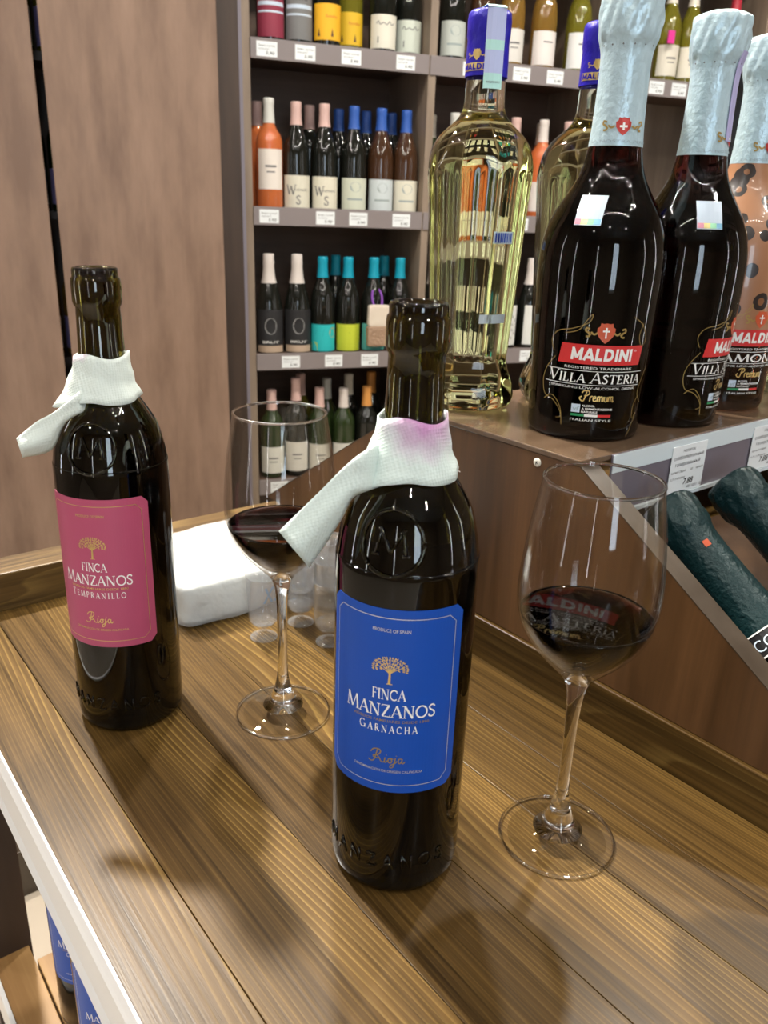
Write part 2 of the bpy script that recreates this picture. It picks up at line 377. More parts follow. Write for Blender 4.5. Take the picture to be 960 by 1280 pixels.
def patch(name, R, th0, half, z0, z1, mat, parent, thick=.00025, ch=.0, n=28):
    """paper label lying on an upright cylinder, corners cut by ch"""
    V, F = [], []
    xs = sorted(set([-half + 2 * half * i / n for i in range(n + 1)] + ([-half + ch / R, half - ch / R] if ch else [])))
    for x in xs:
        c = max(0.0, ch - (half - abs(x)) * R) if ch else 0
        for rr in (R, R + thick):
            for z in (z0 + c, z1 - c): V.append((rr * cos(th0 + x), rr * sin(th0 + x), z))
    for i in range(len(xs) - 1):
        a, b = 4 * i, 4 * i + 4
        F += [(a + 2, b + 2, b + 3, a + 3), (a, a + 1, b + 1, b), (a, b, b + 2, a + 2), (a + 1, a + 3, b + 3, b + 1)]
    F += [(0, 2, 3, 1), (len(V) - 4, len(V) - 3, len(V) - 1, len(V) - 2)]
    return mk(name, V, F, mat, parent, True) if False else mk(name, V, F, mat, parent)

# ------------------------------------------------------------------ room shell
M_FLOOR = pm('beige_floor_tile', (.52, .45, .36), .35, bump=(9, .05, .002))
M_WALL = pm('cream_plaster', (.24, .19, .145), .8, bump=(60, .1, .001))
M_CEIL = pm('white_ceiling', (.27, .25, .23), .85, bump=(40, .1, .001))
RX0, RX1, RY0, RY1 = -2.9, 3.3, -2.75, 4.1
def shell(name, *a):
    o = box(name, *a); o['kind'] = 'structure'; return o
shell('floor', RX0, RX1, RY0, RY1, FLOOR - .1, FLOOR, M_FLOOR)
shell('ceiling', RX0, RX1, RY0, RY1, CEIL, CEIL + .1, M_CEIL)
shell('wall_left', RX0 - .1, RX0, RY0, RY1, FLOOR, CEIL, M_WALL)
shell('wall_right', RX1, RX1 + .1, RY0, RY1, FLOOR, CEIL, M_WALL)
shell('wall_back', RX0, RX1, RY1, RY1 + .1, FLOOR, CEIL, M_WALL)
shell('wall_front', RX0, RX1, RY0 - .1, RY0, FLOOR, CEIL, M_WALL)
wn = box('assumed_window_1', .45, 1.05, RY0, RY0 + .02, -.15, 1.65, pm('assumed_window_frame', (.7, .7, .7), .5)); wn['kind'] = 'structure'  # assumed window, unseen, standing behind the bluish light
M_PANE = pm('assumed_pane_glow', (.6, .7, .8), .3, emit=(.72, .86, 1.0), es=4.0)  # glow added with the assumed window
for i in range(2):
    box('assumed_window_pane', .48 + .28 * i, .74 + .28 * i, RY0 + .02, RY0 + .024, -.12, 1.62, M_PANE, wn, off=(.75, RY0 + .01, .75))
M_LAMP = pm('lamp_housing', (.75, .75, .73), .4)
for k, (loc, p, tg, sz) in enumerate(LAMPS):
    wh = ['above the far end of the counter', 'over the shop entrance beside the assumed window', 'over the entrance aisle, middle of its row', 'over the entrance aisle next to the blank wall',
          'over the aisle in front of the counter', 'over the aisle past the riser', 'right above the stepped riser', 'in front of the rosé shelf', 'in front of the middle shelf bay',
          'in front of the last shelf bay', 'beside the tall brown panels'][k]
    fx = thing('assumed_downlight', 'assumed small white round ceiling downlight ' + wh, 'ceiling light', (loc.x, loc.y, CEIL))
    lathe('housing', [(.058, 0), (.058, -.05), (.052, -.055), (.052, -.02), (0, -.02)], M_LAMP, fx, 20)

M_BULB = pm('glowing_bulb', (.9, .9, .9), .4, emit=(1, .95, .86), es=190.0)  # assumed bulb tracks, unseen, added for small sparkles on the glass
for k, (a, b, lab) in enumerate((((-1.3, -.55), (1.3, -.55), 'assumed black ceiling track with a row of small bulbs crossing over the aisle'),
                                 ((-1.25, -.3), (-1.05, 1.4), 'assumed black ceiling track with small bulbs running toward the brown panels'),
                                 ((1.25, -.3), (1.75, 1.3), 'assumed black ceiling track with small bulbs running past the riser'))):
    tr = thing('assumed_track_light', lab, 'ceiling light', (a[0], a[1], CEIL), atan2(b[1] - a[1], b[0] - a[0]))
    ln = sqrt((b[0] - a[0]) ** 2 + (b[1] - a[1]) ** 2)
    box('bar', 0, ln, -.012, .012, -.05, 0, pm('black_metal', (.02, .02, .02), .4), tr, 0)
    for j in range(12):
        lathe('bulb', [(0, -.074), (.014, -.071), (.023, -.062), (.018, -.050)], M_BULB, tr, 8, loc=(ln * (j + .5) / 12, 0, 0))

M_STRIPL = pm('added_streak_glow', (.9, .9, .9), .4, emit=(.95, .97, 1.0), es=16.0)  # added strips, standing in for lit shelving, put upright streaks on glass
for (x, y, fx_, lab) in ((RX0 + .02, -.9, 1, 'near the wall with the assumed window'), (RX0 + .02, .75, 1, 'facing the counter'), (RX1 - .02, -.7, -1, 'on the wall past the riser'), (RX1 - .02, .9, -1, 'on the wall by the last shelf bay'), (-1.2, RY0 + .02, 0, 'beside the entrance')):
    ls = thing('added_streak_strip', 'tall glowing strip added for streaks on the glass, ' + lab, 'added light', (x, y, -.55))
    a, b = ((.02, .035) if fx_ else (.035, .02))
    box('housing', -a, a, -b, b, 0, 2.1, M_LAMP, ls, 0)
    ex_, ey_ = (fx_ * .02, 0) if fx_ else (0, .02)
    a, b = ((.003, .024) if fx_ else (.024, .003))
    box('diffuser', ex_ - a, ex_ + a, ey_ - b, ey_ + b, .05, 2.05, M_STRIPL, ls, 0)

# ------------------------------------------------------------------ tasting counter (frame: x = u, y = -v)
ct = thing('tasting_counter', 'stained wooden tasting counter with raised rim and open lower shelf', 'counter', W(.35, .27, FLOOR), A_C)
CO = (.35, -.27, FLOOR)
def cbox(name, u0, u1, v0, v1, z0, z1, mat, parent=ct, bev=.0008): return box(name, u0, u1, -v1, -v0, z0, z1, mat, parent, bev, CO)
UN = -.32                                            # near end of the counter, behind the photographer
cuts = [.1332, .2085, .2735, .3420, .3925, .4512]
cbox('plank', UN, .7388, .0866, .1327, -.04, 0.0, M_TOP, bev=.0003)
for i in range(5): cbox('plank', UN, .7388, cuts[i], cuts[i + 1] - .0004, -.04, 0.0, M_TOP, bev=.0003)
cbox('end_rim', .7390, .7790, .0866, .90, -.04, .037, M_TOPV, bev=.0015)
cbox('side_rim', UN, .7388, .4514, .4734, -.04, .0360, M_TOP, bev=.001)
cbox('plank', .31, .7388, .4740, 1.60, -.04, 0.0, M_TOP)
cbox('plank', UN, -.02, .4740, 1.60, -.04, 0.0, M_TOP)
cbox('side_rim', UN, .7388, 1.490, 1.535, .0002, .0360, M_TOP, bev=.001)
for (a, b) in [(.79, .0866), (.79, 1.2), (-.30, .0866), (-.30, 1.2)]:
    cbox('post', a, a + .028, b, b + .045, FLOOR, -.041, M_DARK)
M_RAILW = pm('white_plastic_rail', (.80, .80, .80), .28)
pr = extrude('edge_rail', [(-.0864, .0015), (-.0846, .0025), (-.0832, -.004), (-.0822, -.008), (-.0822, -.036), (-.0800, -.0425), (-.0806, -.045), (-.0864, -.045)], 'X', UN, .7785, M_RAILW, ct, .0006, CO)
# lower shelf
cbox('low_shelf_plank', UN, .82, .090, .128, -.47, -.45, M_LOW)
cbox('low_shelf_plank', UN, .765, .130, .42, -.47, -.45, M_LOW)
lr = extrude('low_edge_rail', [(-.0898, -.447), (-.0850, -.447), (-.0850, -.495), (-.0898, -.495)], 'X', UN, .82, M_RAILW, ct, .0006, CO)
cbox('back_panel', UN, .62, .43, .445, FLOOR, -.041, M_DARK)
# plinth of a neighbouring stand that shows under the counter
pl = thing('low_plinth', 'low brown wooden plinth on the beige floor behind the counter end', 'plinth', W(1.42, .34, FLOOR), A_C)
box('board', -.02, .02, -.28, .28, 0, .11, M_EDGE, pl, .002)

# ------------------------------------------------------------------ riser on the counter
rs = thing('display_riser', 'brown laminate wine riser with flat top and sloping racks on the counter', 'display stand', W(.445, .8, .036), A_C)
RO = (.445, -.8, .036)
RT = .199; SL = .655
def rbox(name, u0, u1, v0, v1, z0, z1, mat, bev=.0006): return box(name, u0, u1, -v1, -v0, z0, z1, mat, rs, bev, RO)
UF, UB = .347, .546
uf0 = UF - (RT - .0362) / SL; ub0 = UB + (RT - .0375) / SL
side = [(uf0, .0362), (ub0, .0378), (UB, RT - .0068), (UF, RT - .0068)]
for vv in (.4552, 1.50):
    sp = extrude('side_panel', side, 'Y', -vv - .018, -vv, M_RISV, rs, 0, RO)
    # edge banding along the two slopes
    for p, q in (((uf0, .0362), (UF, RT - .0068)), ((ub0, .0378), (UB, RT - .0068))):
        d = Vector((q[0] - p[0], q[1] - p[1])).normalized(); nn = Vector((-d.y, d.x)) if d.x > 0 else Vector((d.y, -d.x))
        V = []
        for yy in (-vv - .0181, -vv + .0001):
            for (a, k) in ((p, 0), (q, 0), (q, 1), (p, 1)):
                V.append((a[0] + nn.x * .0009 * k - RO[0], yy - RO[1], a[1] + nn.y * .0009 * k - RO[2]))
        mk('edge_band', V, [(0, 1, 2, 3), (7, 6, 5, 4), (0, 4, 5, 1), (1, 5, 6, 2), (2, 6, 7, 3), (3, 7, 4, 0)], M_EDGE, sp)
rbox('top_shelf', UF, UB, .4548, 1.52, RT - .0066, RT - .002, M_RISH, .0008)
# sloping racks: boards set below the edges of the side panels
for sgn, ue in ((1, UF), (-1, UB)):
    dpt = .085
    def sp_(a, z): return (ue - sgn * a, z)
    x1 = (RT - .045 - .040) / SL
    ln_ = .325 if sgn > 0 else .112
    poly = [sp_(0, RT - dpt), sp_(ln_, RT - dpt - ln_ * SL), sp_(ln_, RT - dpt - ln_ * SL - .012), sp_(0, RT - dpt - .012)]
    extrude('slope_board', poly, 'Y', -1.50, -.4735, M_RISV, rs, 0, RO)
rbox('rack_lip', .010, .0215, .476, 1.498, -.115, -.035, M_RISV)
# screws in the side panel
M_SCREW = pm('white_screw_cap', (.72, .70, .62), .35)
for (px, py, r) in ((672, 578, .0034), (567, 584, .0022)):
    P = on_plane(px, py, W(0, .4552), (UY, -UX, 0)); uu = P.x * UX + P.y * UY
    V, F = lathe_vf([(0, .0014), (r * .7, .0014), (r, .0008), (r, -.001)], 16)
    V = [(x, z, y) for x, y, z in V]
    so = mk('screw_head', V, [f[::-1] for f in F], M_SCREW, rs, True, loc=(uu - RO[0], -.4552 - RO[1] + .0, P.z - RO[2]))
    for a in (0.4, 0.4 + pi / 2):
        c, s = cos(a) * r * .45, sin(a) * r * .45; q = r * .09
        mk('cross_slot', [(-c - s * .2, .00155, -s + c * .2), (c - s * .2, .00155, s + c * .2), (c + s * .2, .00155, s - c * .2), (-c + s * .2, .00155, -s - c * .2)], [(0, 1, 2, 3)], M_BLACK, so)
nl = mk('wire_nail', *tubes([[(0, 0), (.006, -.0008), (.0098, -.0012)]], .00035, lambda x, y: (-x, .0015, y)), M_SILV, rs, loc=(P.x * UX + P.y * UY - RO[0], -.4552 - RO[1], P.z - RO[2]))
# price rail along the front edge of the top shelf
M_RAILG = pm('grey_violet_rail', (.16, .14, .17), .35)
M_RAILB = pm('pale_rail_strip', (.62, .70, .74), .25)
rl = rbox('price_rail', UF - .0022, UF - .0002, .490, 1.48, .1475, .1965, M_RAILG, .0004)
RLO = (UF - .0012, -(.490 + 1.48) / 2, (.1475 + .1965) / 2)
def railbox(name, v0, v1, z0, z1, d, mat): return box(name, UF - .0022 - d, UF - .0022, -v1, -v0, z0, z1, mat, rl, 0, RLO)
railbox('rail_top_strip', .490, 1.48, .1825, .1965, .0008, M_RAILB)
railbox('rail_bottom_lip', .490, 1.48, .1475, .1505, .003, M_RAILB)
M_TAG = pm('white_tag_paper', (.78, .82, .84), .4)
def price_tag(label, org, ex, ey, wd, ht, price, lines, group=None, name='price_tag'):
    """flat paper tag; org lower-left corner, ex along, ey up"""
    ex, ey = Vector(ex), Vector(ey); nn = ex.cross(ey)
    t = thing(name, label, 'price tag', org, 0, group)
    V = [tuple(ex * a + ey * b + nn * c) for c in (0, .0006) for a, b in ((0, 0), (wd, 0), (wd, ht), (0, ht))]
    mk('paper', V, BOXF, M_TAG, t)
    o = nn * .0008
    if lines:
        f = Flat()
        for (s, y, h, x0, x1) in lines: f.add((lambda g: (g.V, g.F))(words(x0 * wd, x1 * wd, y * ht, h * ht, s)))
        f.plane('lettering', o, ex, ey, M_INK, t)
    if price: words(wd * price[1], wd * price[2], ht * price[3], ht * price[4], price[0], .01, .2).plane('price', o, ex, ey, M_BLACK, t)
    return t
LN = [('Напиток', .86, .07, .3, .65), ('слабоалкогольный', .72, .08, .06, .92), ('газированный', .58, .08, .12, .84), ('красный сладкий', .44, .05, .04, .45), ('шт', .44, .05, .6, .66), ('красный', .44, .05, .75, .96), ('0,75 л Италия', .30, .05, .04, .45), ('4811001 12', .06, .06, .55, .98)]
exr, eyr = Vector((UY, -UX, 0)), Vector((0, 0, 1))
price_tag('white shelf price tag below the two dark red sparkling bottles', W(UF - .0033, .5655, .1508) , exr, eyr, .049, .0405, ('7.88', .42, .70, .16, .13), LN)
price_tag('white shelf price tag below the leopard-print rosé bottle', W(UF - .0033, .6890, .1508), exr, eyr, .060, .0405, ('7.88', .30, .55, .16, .13), LN)

# ------------------------------------------------------------------ the two opened wine bottles
BP = [(0, .012), (.018, .010), (.029, .0015), (.0325, 0), (.0352, .0012), (.0370, .005), (.0375, .011), (.0375, .10), (.0375, .186), (.0369, .197), (.0351, .2085), (.0318, .2205),
      (.0262, .2305), (.0212, .2385), (.0180, .246), (.0158, .256), (.0146, .268), (.0140, .285), (.0137, .2965), (.0147, .2978), (.0153, .3000), (.0153, .3115), (.0150, .3138),
      (.0141, .3148), (.0141, .3188), (.0136, .3203), (.0126, .3208)]
BPI = [(.0112, .3203), (.0100, .318), (.0098, .30), (.0100, .272), (.0118, .256), (.0150, .244), (.0205, .2345), (.0290, .2205), (.0325, .208), (.0345, .197), (.0350, .186), (.0350, .02), (.033, .014), (.02, .014), (0, .018)]
def bp_smooth(p, a, b):  # smooth only the shoulder
    return p[:a] + spl(p[a:b], 5) + p[b:]
BPS = bp_smooth(BP, 7, 18)
RB = lambda z: rad(BPS, z)
M_BLUE = pm('blue_label_paper', (.003, .070, .42), .42, bump=(900, .12, .0002))
M_PINK = pm('magenta_label_paper', (.44, .075, .15), .42, bump=(900, .12, .0002))

def tissue_mat(name, stain_c, stain_r, col):
    m_, nt, b = newmat(name); L = nt.links
    tc = N(nt, 'ShaderNodeTexCoord'); sub = N(nt, 'ShaderNodeVectorMath', operation='DISTANCE'); L.new(tc.outputs['Object'], sub.inputs[0]); sub.inputs[1].default_value = stain_c
    nz = N(nt, 'ShaderNodeTexNoise'); nz.inputs['Scale'].default_value = 120; L.new(tc.outputs['Object'], nz.inputs['Vector'])
    ma = N(nt, 'ShaderNodeMath', operation='MULTIPLY_ADD'); L.new(nz.outputs['Fac'], ma.inputs[0]); ma.inputs[1].default_value = .012; L.new(sub.outputs['Value'], ma.inputs[2])
    mr = N(nt, 'ShaderNodeMapRange'); L.new(ma.outputs[0], mr.inputs[0]); mr.inputs[1].default_value = stain_r + .012; mr.inputs[2].default_value = stain_r * .35 + .006; mr.inputs[3].default_value = 0; mr.inputs[4].default_value = .95
    mx = N(nt, 'ShaderNodeMix', data_type='RGBA'); L.new(mr.outputs[0], mx.inputs[0]); mx.inputs[6].default_value = (*col, 1); mx.inputs[7].default_value = (.50, .22, .46, 1)
    L.new(mx.outputs[2], b.inputs['Base Color']); b.inputs['Roughness'].default_value = .9; b.inputs['Subsurface Weight'].default_value = .0
    # quilted embossing
    mpn = N(nt, 'ShaderNodeMapping'); mpn.inputs['Rotation'].default_value = (.4, .3, .8); L.new(tc.outputs['Object'], mpn.inputs['Vector'])
    vo = N(nt, 'ShaderNodeTexVoronoi'); vo.inputs['Scale'].default_value = 620; vo.inputs['Randomness'].default_value = .15; L.new(mpn.outputs[0], vo.inputs['Vector'])
    bu = N(nt, 'ShaderNodeBump'); bu.inputs['Strength'].default_value = .5; bu.inputs['Distance'].default_value = .0006; L.new(vo.outputs['Distance'], bu.inputs['Height']); L.new(bu.outputs['Normal'], b.inputs['Normal'])
    return m_
TREE = None
def tree_flat(rng):
    """crown of small leaves on branches; unit: crown width 2, trunk foot at y = -1.15"""
    f = Flat(); lf = Flat()
    f.line([(-.02, -1.15), (0, -.6), (.0, -.2)], lambda t: .14 - .04 * t); f.line([(-.16, -1.17), (.16, -1.17)], .05)
    for k in range(9):
        a = radians(20 + 17.5 * k); q = [(0, -.45), (.35 * cos(a), -.3 + .38 * sin(a)), (.85 * cos(a), -.18 + .78 * sin(a))]
        f.line(spl(q, 3), .045)
    for ring, cnt in ((.25, 7), (.5, 13), (.75, 19), (.95, 25)):
        for i in range(cnt):
            a = -.35 + (pi + .7) * (i + .5 * (ring > .4)) / cnt + rng.uniform(-.05, .05); x, y = ring * cos(a), -.12 + ring * .80 * sin(a)
            b = a + rng.uniform(-.9, .9); l = .105; wd = .05
            lf.poly([(x - l * cos(b), y - l * sin(b)), (x - wd * sin(b), y + wd * cos(b)), (x + l * cos(b), y + l * sin(b)), (x + wd * sin(b), y - wd * cos(b))])
    return f.add((lf.V, lf.F))
RIOJA = [spl(p, 5) for p in (
    [(-.2, .62), (.0, .86), (.35, .92), (.5, .75), (.3, .5), (.02, .42), (.0, .3), (.2, .25), (.45, .3)],
    [(.28, .9), (.18, .5), (.05, .1), (-.15, -.02), (-.35, .08)], [(.22, .48), (.42, .3), (.55, .08), (.72, .06), (.8, .2)],
    [(.82, .4), (.78, .15), (.86, .05), (.98, .2)], [(.9, .56), (.92, .6)],
    [(1.2, .38), (1.05, .3), (1.05, .1), (1.2, .06), (1.28, .22), (1.2, .38), (1.38, .32)],
    [(1.52, .42), (1.46, .1), (1.36, -.22), (1.18, -.28), (1.2, -.12), (1.5, .06), (1.62, .22)], [(1.56, .56), (1.58, .6)],
    [(1.95, .36), (1.78, .38), (1.7, .18), (1.8, .05), (1.93, .18), (1.97, .38), (1.95, .12), (2.05, .06), (2.15, .2)])]
def opened_bottle(label, loc, th, lab_mat, word, thw, emb_th, low_th, group=None, embossed=True, neck=True):
    t = thing('wine_bottle', label, 'bottle', loc, 0, group)
    g = lathe('glass_body', BPS + BPI, M_BOTG, t, 72)
    zw = .2105 if neck else .245
    wp = [(0, .0170), (.02, .0130), (.0335, .0130), (.0354, .0205)] + [(.0354, .186), (.0349, .197), (.0329, .208), (.0324, .2102)] + [(0, .2105)]
    lathe('wine_fill', wp, M_WINEIN, t, 48)
    lb = patch('label', .0376, th, radians(59.5), .0712, .1788, lab_mat, t, .00022, .0045, 40)
    R = .0376 + .00022; h = radians(59.5) * .0376
    rng = random.Random(3)
    def wr(f, n, mat, e=.00012): return f.wrap(n, R, th, mat, lb, e)
    i = .0048; hx, z0, z1 = h - i, .0712 + i, .1788 - i; c = .004
    nn = 24
    pts = [(-hx + c + (2 * hx - 2 * c) * k / nn, z1) for k in range(nn + 1)] + [(hx, z1 - c), (hx, z0 + c)] + [(hx - c - (2 * hx - 2 * c) * k / nn, z0) for k in range(nn + 1)] + [(-hx, z0 + c), (-hx, z1 - c)]
    wr(Flat().line(pts, .00042, True), 'border_line', M_SILV if lab_mat is M_BLUE else M_GOLD)
    f = tree_flat(rng); wr(Flat().add((f.V, f.F), 0, .1469, .0094, .0083), 'tree_emblem', M_GOLD)
    f, wd = serif('FINCA'); wr(fit(f, -.0089, .0089, .1279, .0062), 'lettering', M_WHITE)
    f, wd = serif('MANZANOS', [1.18, 1, 1, 1, 1, 1, 1, 1]); wr(fit(f, -.0252, .0246, .1178, .0073), 'lettering', M_WHITE)
    f, wd = serif(word, [1.18] + [1] * (len(word) - 1), .34); wr(fit(f, -thw, thw, .1083, .0043), 'lettering', M_WHITE)
    gm = M_GOLDD if lab_mat is M_BLUE else M_GOLD
    wr(words(-.0200, .0215, .1146, .0016, 'VIÑEDOS FAMILIARES DESDE 1890', .006), 'small_lettering', gm)
    wr(words(-.0097, .0097, .1664, .0019, 'PRODUCE OF SPAIN', .006), 'small_lettering', M_SILV if lab_mat is M_BLUE else M_GOLD)
    wr(words(-.0185, .0195, .0838, .0016, 'DENOMINACIÓN DE ORIGEN CALIFICADA', .006), 'small_lettering', M_SILV if lab_mat is M_BLUE else M_GOLD)
    f = Flat()
    for p in RIOJA: f.line([((x - .9) * .0078, .0895 + y * .0088) for x, y in p], .0006)
    wr(f, 'script_lettering', gm)
    if embossed:
        # raised M in a ring on the shoulder, raised letters round the foot
        zc = .2125; e0 = th + emb_th
        arc_s = [(z, RB(z)) for z in [.19 + .001 * k for k in range(60)]]
        dist = [0]
        for (a, b), (c2, d2) in zip(arc_s, arc_s[1:]): dist.append(dist[-1] + sqrt((c2 - a) ** 2 + (d2 - b) ** 2))
        k0 = int(round((zc - .19) / .001)); 
        def onb(x, y):
            dd = dist[k0] + y; j = 0
            while j < len(dist) - 2 and dist[j + 1] < dd: j += 1
            q = (dd - dist[j]) / (dist[j + 1] - dist[j]); z = arc_s[j][0] + q * .001; r = RB(z) + .0002
            a = e0 + x / RB(zc); return (r * cos(a), r * sin(a), z)
        rg = arc(0, 0, .0155, .0165, 0, 360, 48)
        mk('embossed_ring', *tubes([rg], .0012, onb, 6), M_BOTG, t, True)
        Mp = [[(-.0075, -.006), (-.0055, .0065)], [(-.0055, .0065), (0, -.005)], [(0, -.005), (.0055, .0065)], [(.0055, .0065), (.0075, -.006)], [(-.0092, -.006), (-.0055, -.006)], [(.0055, -.006), (.0092, -.006)], [(-.0075, .0065), (-.005, .0065)], [(.005, .0065), (.0075, .0065)]]
        mk('embossed_monogram', *tubes([[(a[0] + (b[0] - a[0]) * q / 4, a[1] + (b[1] - a[1]) * q / 4) for q in range(5)] for a, b in Mp], .0009, onb, 6), M_BOTG, t, True)
        def onf(x, y): a = th + low_th + x / .0375; r = .0376; return (r * cos(a), r * sin(a), .0195 + y)
        x = -.040; ps = []
        for ch in 'MANZANOS':
            adv, sts = GL[ch]
            for wd, p in sts:
                if len(p) == 2 and abs(p[0][1] - p[1][1]) < .01 and wd == S_: continue
                ps.append([(x + a * .0088, b * .0088) for a, b in p])
            x += (adv + .32) * .0088
        mk('embossed_lettering', *tubes(ps, .0007, onf, 5), M_BOTG, t, True)
        mk('embossed_droplet', *tubes([arc(0, 0, .0022, .008, 0, 360, 20)], .0007, lambda x, y: onf(x + .0375 * (radians(62) - low_th), y + .038), 5), M_BOTG, t, True)
    return t
CB, LBT = Vector((.013, .3871, 0)), Vector((-.1868, .5257, 0))
bc = opened_bottle('open dark wine bottle with blue label reading GARNACHA, tissue tied round its neck', CB, radians(-101), M_BLUE, 'GARNACHA', .0157, radians(-4), radians(-3))
bl = opened_bottle('open dark green wine bottle with magenta label reading TEMPRANILLO beside the napkin pack', LBT, radians(-97), M_PINK, 'TEMPRANILLO', .0196, radians(6), radians(0))

# tissue collars: a band round the neck and a twisted tail hanging off the shoulder
def tissue(label, cen, th_tail, ztop, zbot, tail_top, tail_bot, depth, mat):
    t = thing('tissue_collar', label, 'tissue', (cen.x, cen.y, zbot), 0)
    rng = random.Random(len(label)); n = 72; rows = 9
    V, F = [], []
    for j in range(rows):
        q = j / (rows - 1)
        for i in range(n):
            th = 2 * pi * i / n; d = (th - th_tail + pi) % (2 * pi) - pi
            g = math.exp(-(d / .75) ** 2)                       # fuller where the tail leaves
            z = zbot + (ztop - zbot) * q - .004 * g * (1 - q) + .0016 * sin(3 * th + 1) * (q if q > .5 else 1 - q)
            r = RB(min(max(z, .19), .30)) + .0009 + .0014 * (1 - q) + g * (.0045 * (1 - q) + .001) + .00045 * sin(9 * th + 5 * q) + .0005 * sin(q * 14 + 2 * th)
            r = max(r, .0158 + .0035 * (1 - q))
            V.append((r * cos(th), r * sin(th), z - zbot))
    for j in range(rows - 1):
        for i in range(n):
            k = (i + 1) % n; F.append((j * n + i, j * n + k, (j + 1) * n + k, (j + 1) * n + i))
    o = mk('band', V, F, mat, t, True); s = o.modifiers.new('thickness', 'SOLIDIFY'); s.thickness = .0008; s.offset = 1
    V, F = [], []; A = spl(tail_top, 5); B = spl(tail_bot, 5); na = len(A); nb = 10
    dirc = Vector((-cen.x, -cen.y, 0)).normalized()
    for i in range(na):
        k = i / (na - 1)
        for j in range(nb):
            q = j / (nb - 1); x = A[i][0] + (B[i][0] - A[i][0]) * q; y = A[i][1] + (B[i][1] - A[i][1]) * q
            dp = depth(k) + .0045 * sin(pi * q) * (.6 + .4 * k) + .0012 * sin(7 * q + 4 * k)
            P = on_plane(x, y, Vector((cen.x, cen.y, 0)) + dirc * dp, dirc) - Vector((cen.x, cen.y, zbot)); V.append(tuple(P))
    for i in range(na - 1):
        for j in range(nb - 1): F.append((i * nb + j, i * nb + j + 1, (i + 1) * nb + j + 1, (i + 1) * nb + j))
    o = mk('tail', V, F, mat, t, True); s = o.modifiers.new('thickness', 'SOLIDIFY'); s.thickness = .0011; s.offset = 0
    return t
M_TIS1 = tissue_mat('stained_tissue', (.007, -.016, .034), .022, (.62, .72, .69))
M_TIS2 = tissue_mat('tissue_small_stain', (-.012, -.010, .036), .008, (.66, .73, .69))
tissue('white quilted tissue with a pink wine stain tied round the blue-label bottle', CB, radians(-150), .2668, .2385,
       [(478, 548), (452, 566), (428, 586), (398, 616), (349, 664)], [(484, 606), (462, 612), (440, 622), (424, 652), (386, 709)], lambda k: .005 + .07 * min(k, .25) + .006 * k, M_TIS1)
tissue('white tissue with its end twisted outward tied round the magenta-label bottle', LBT, radians(-150), .2668, .2385,
       [(114, 474), (92, 496), (68, 515), (46, 527), (21, 548)], [(126, 508), (100, 516), (80, 530), (64, 562), (28, 571)], lambda k: .007 + .064 * min(k, .25) - .012 * k, M_TIS2)

# ------------------------------------------------------------------ wine glasses
GO = [(0, 0), (.030, 0), (.0345, .0003), (.0355, .0010), (.0354, .0016), (.0340, .0022), (.024, .0042), (.0150, .0075), (.0098, .0130), (.0068, .0210), (.0052, .0275), (.0042, .0340), (.0036, .045), (.0036, .070),
      (.0043, .095), (.0058, .107), (.0092, .1145), (.0165, .1222), (.0265, .1330), (.0338, .1440), (.0374, .1545), (.0386, .1650), (.0384, .176), (.0372, .190), (.0350, .2085), (.0310, .2323)]
GI = [(.0306, .2329), (.0300, .2323), (.0340, .2085), (.0362, .190), (.0374, .176), (.0376, .1650), (.0363, .1548), (.0325, .1448), (.0250, .1340), (.0145, .1235), (.0060, .1185), (0, .1172)]
GOS = GO[:6] + spl(GO[6:], 4); GIS = [GI[0]] + spl(GI[1:], 4)
GK = max(k for k, (r, z) in enumerate(GOS) if z < .1135)
GLASS_ME = []
def wine_glass(label, loc):
    t = thing('wine_glass', label, 'wine glass', loc)
    if not GLASS_ME:
        GLASS_ME.append(lathe('bowl', GOS[GK:] + GIS, M_THIN, t, 72).data)
        FK = max(k for k, (r, z) in enumerate(GOS) if z < .0085)
        GLASS_ME.append(lathe('stem', [(0, GOS[FK][1] - .001)] + GOS[FK:GK + 1] + [(.003, .1150), (0, .1152)], M_CLEAR, t, 56).data)
        GLASS_ME.append(lathe('foot', GOS[:FK + 1], M_THIN, t, 72).data)
        rm = [(.0348 + .0008 * cos(2 * pi * k / 12), .0010 + .00095 * sin(2 * pi * k / 12)) for k in range(13)]
        GLASS_ME.append(lathe('foot_rim', rm, M_CLEAR, t, 72).data)
        rm = [(.0307 + .0009 * cos(2 * pi * k / 12), .2322 + .0009 * sin(2 * pi * k / 12)) for k in range(13)]
        GLASS_ME.append(lathe('rim', rm, M_CLEAR, t, 72).data)
    else:
        for nm_, me_ in zip(('bowl', 'stem', 'foot', 'foot_rim', 'rim'), GLASS_ME): mo(nm_, me_, t)
    wi = [(max(r, 0) + (.00035 if r > 0 else 0), z - (.0003 if r == 0 else .0)) for r, z in reversed(GIS) if z < .1535]
    rl_ = .0362
    prof = wi + [(rl_ + .0004, .1542), (rl_ - .0006, .1537), (rl_ - .002, .1534), (0, .1534)]
    lathe('red_wine', prof, M_WINE, t, 72)
    return t
wine_glass('stemmed glass with a little red wine standing behind the blue-label bottle and touching the tissue', (-.0712, .523, 0))
wine_glass('stemmed glass a third full of red wine standing alone before the riser panel', (.1139, .4014, 0))

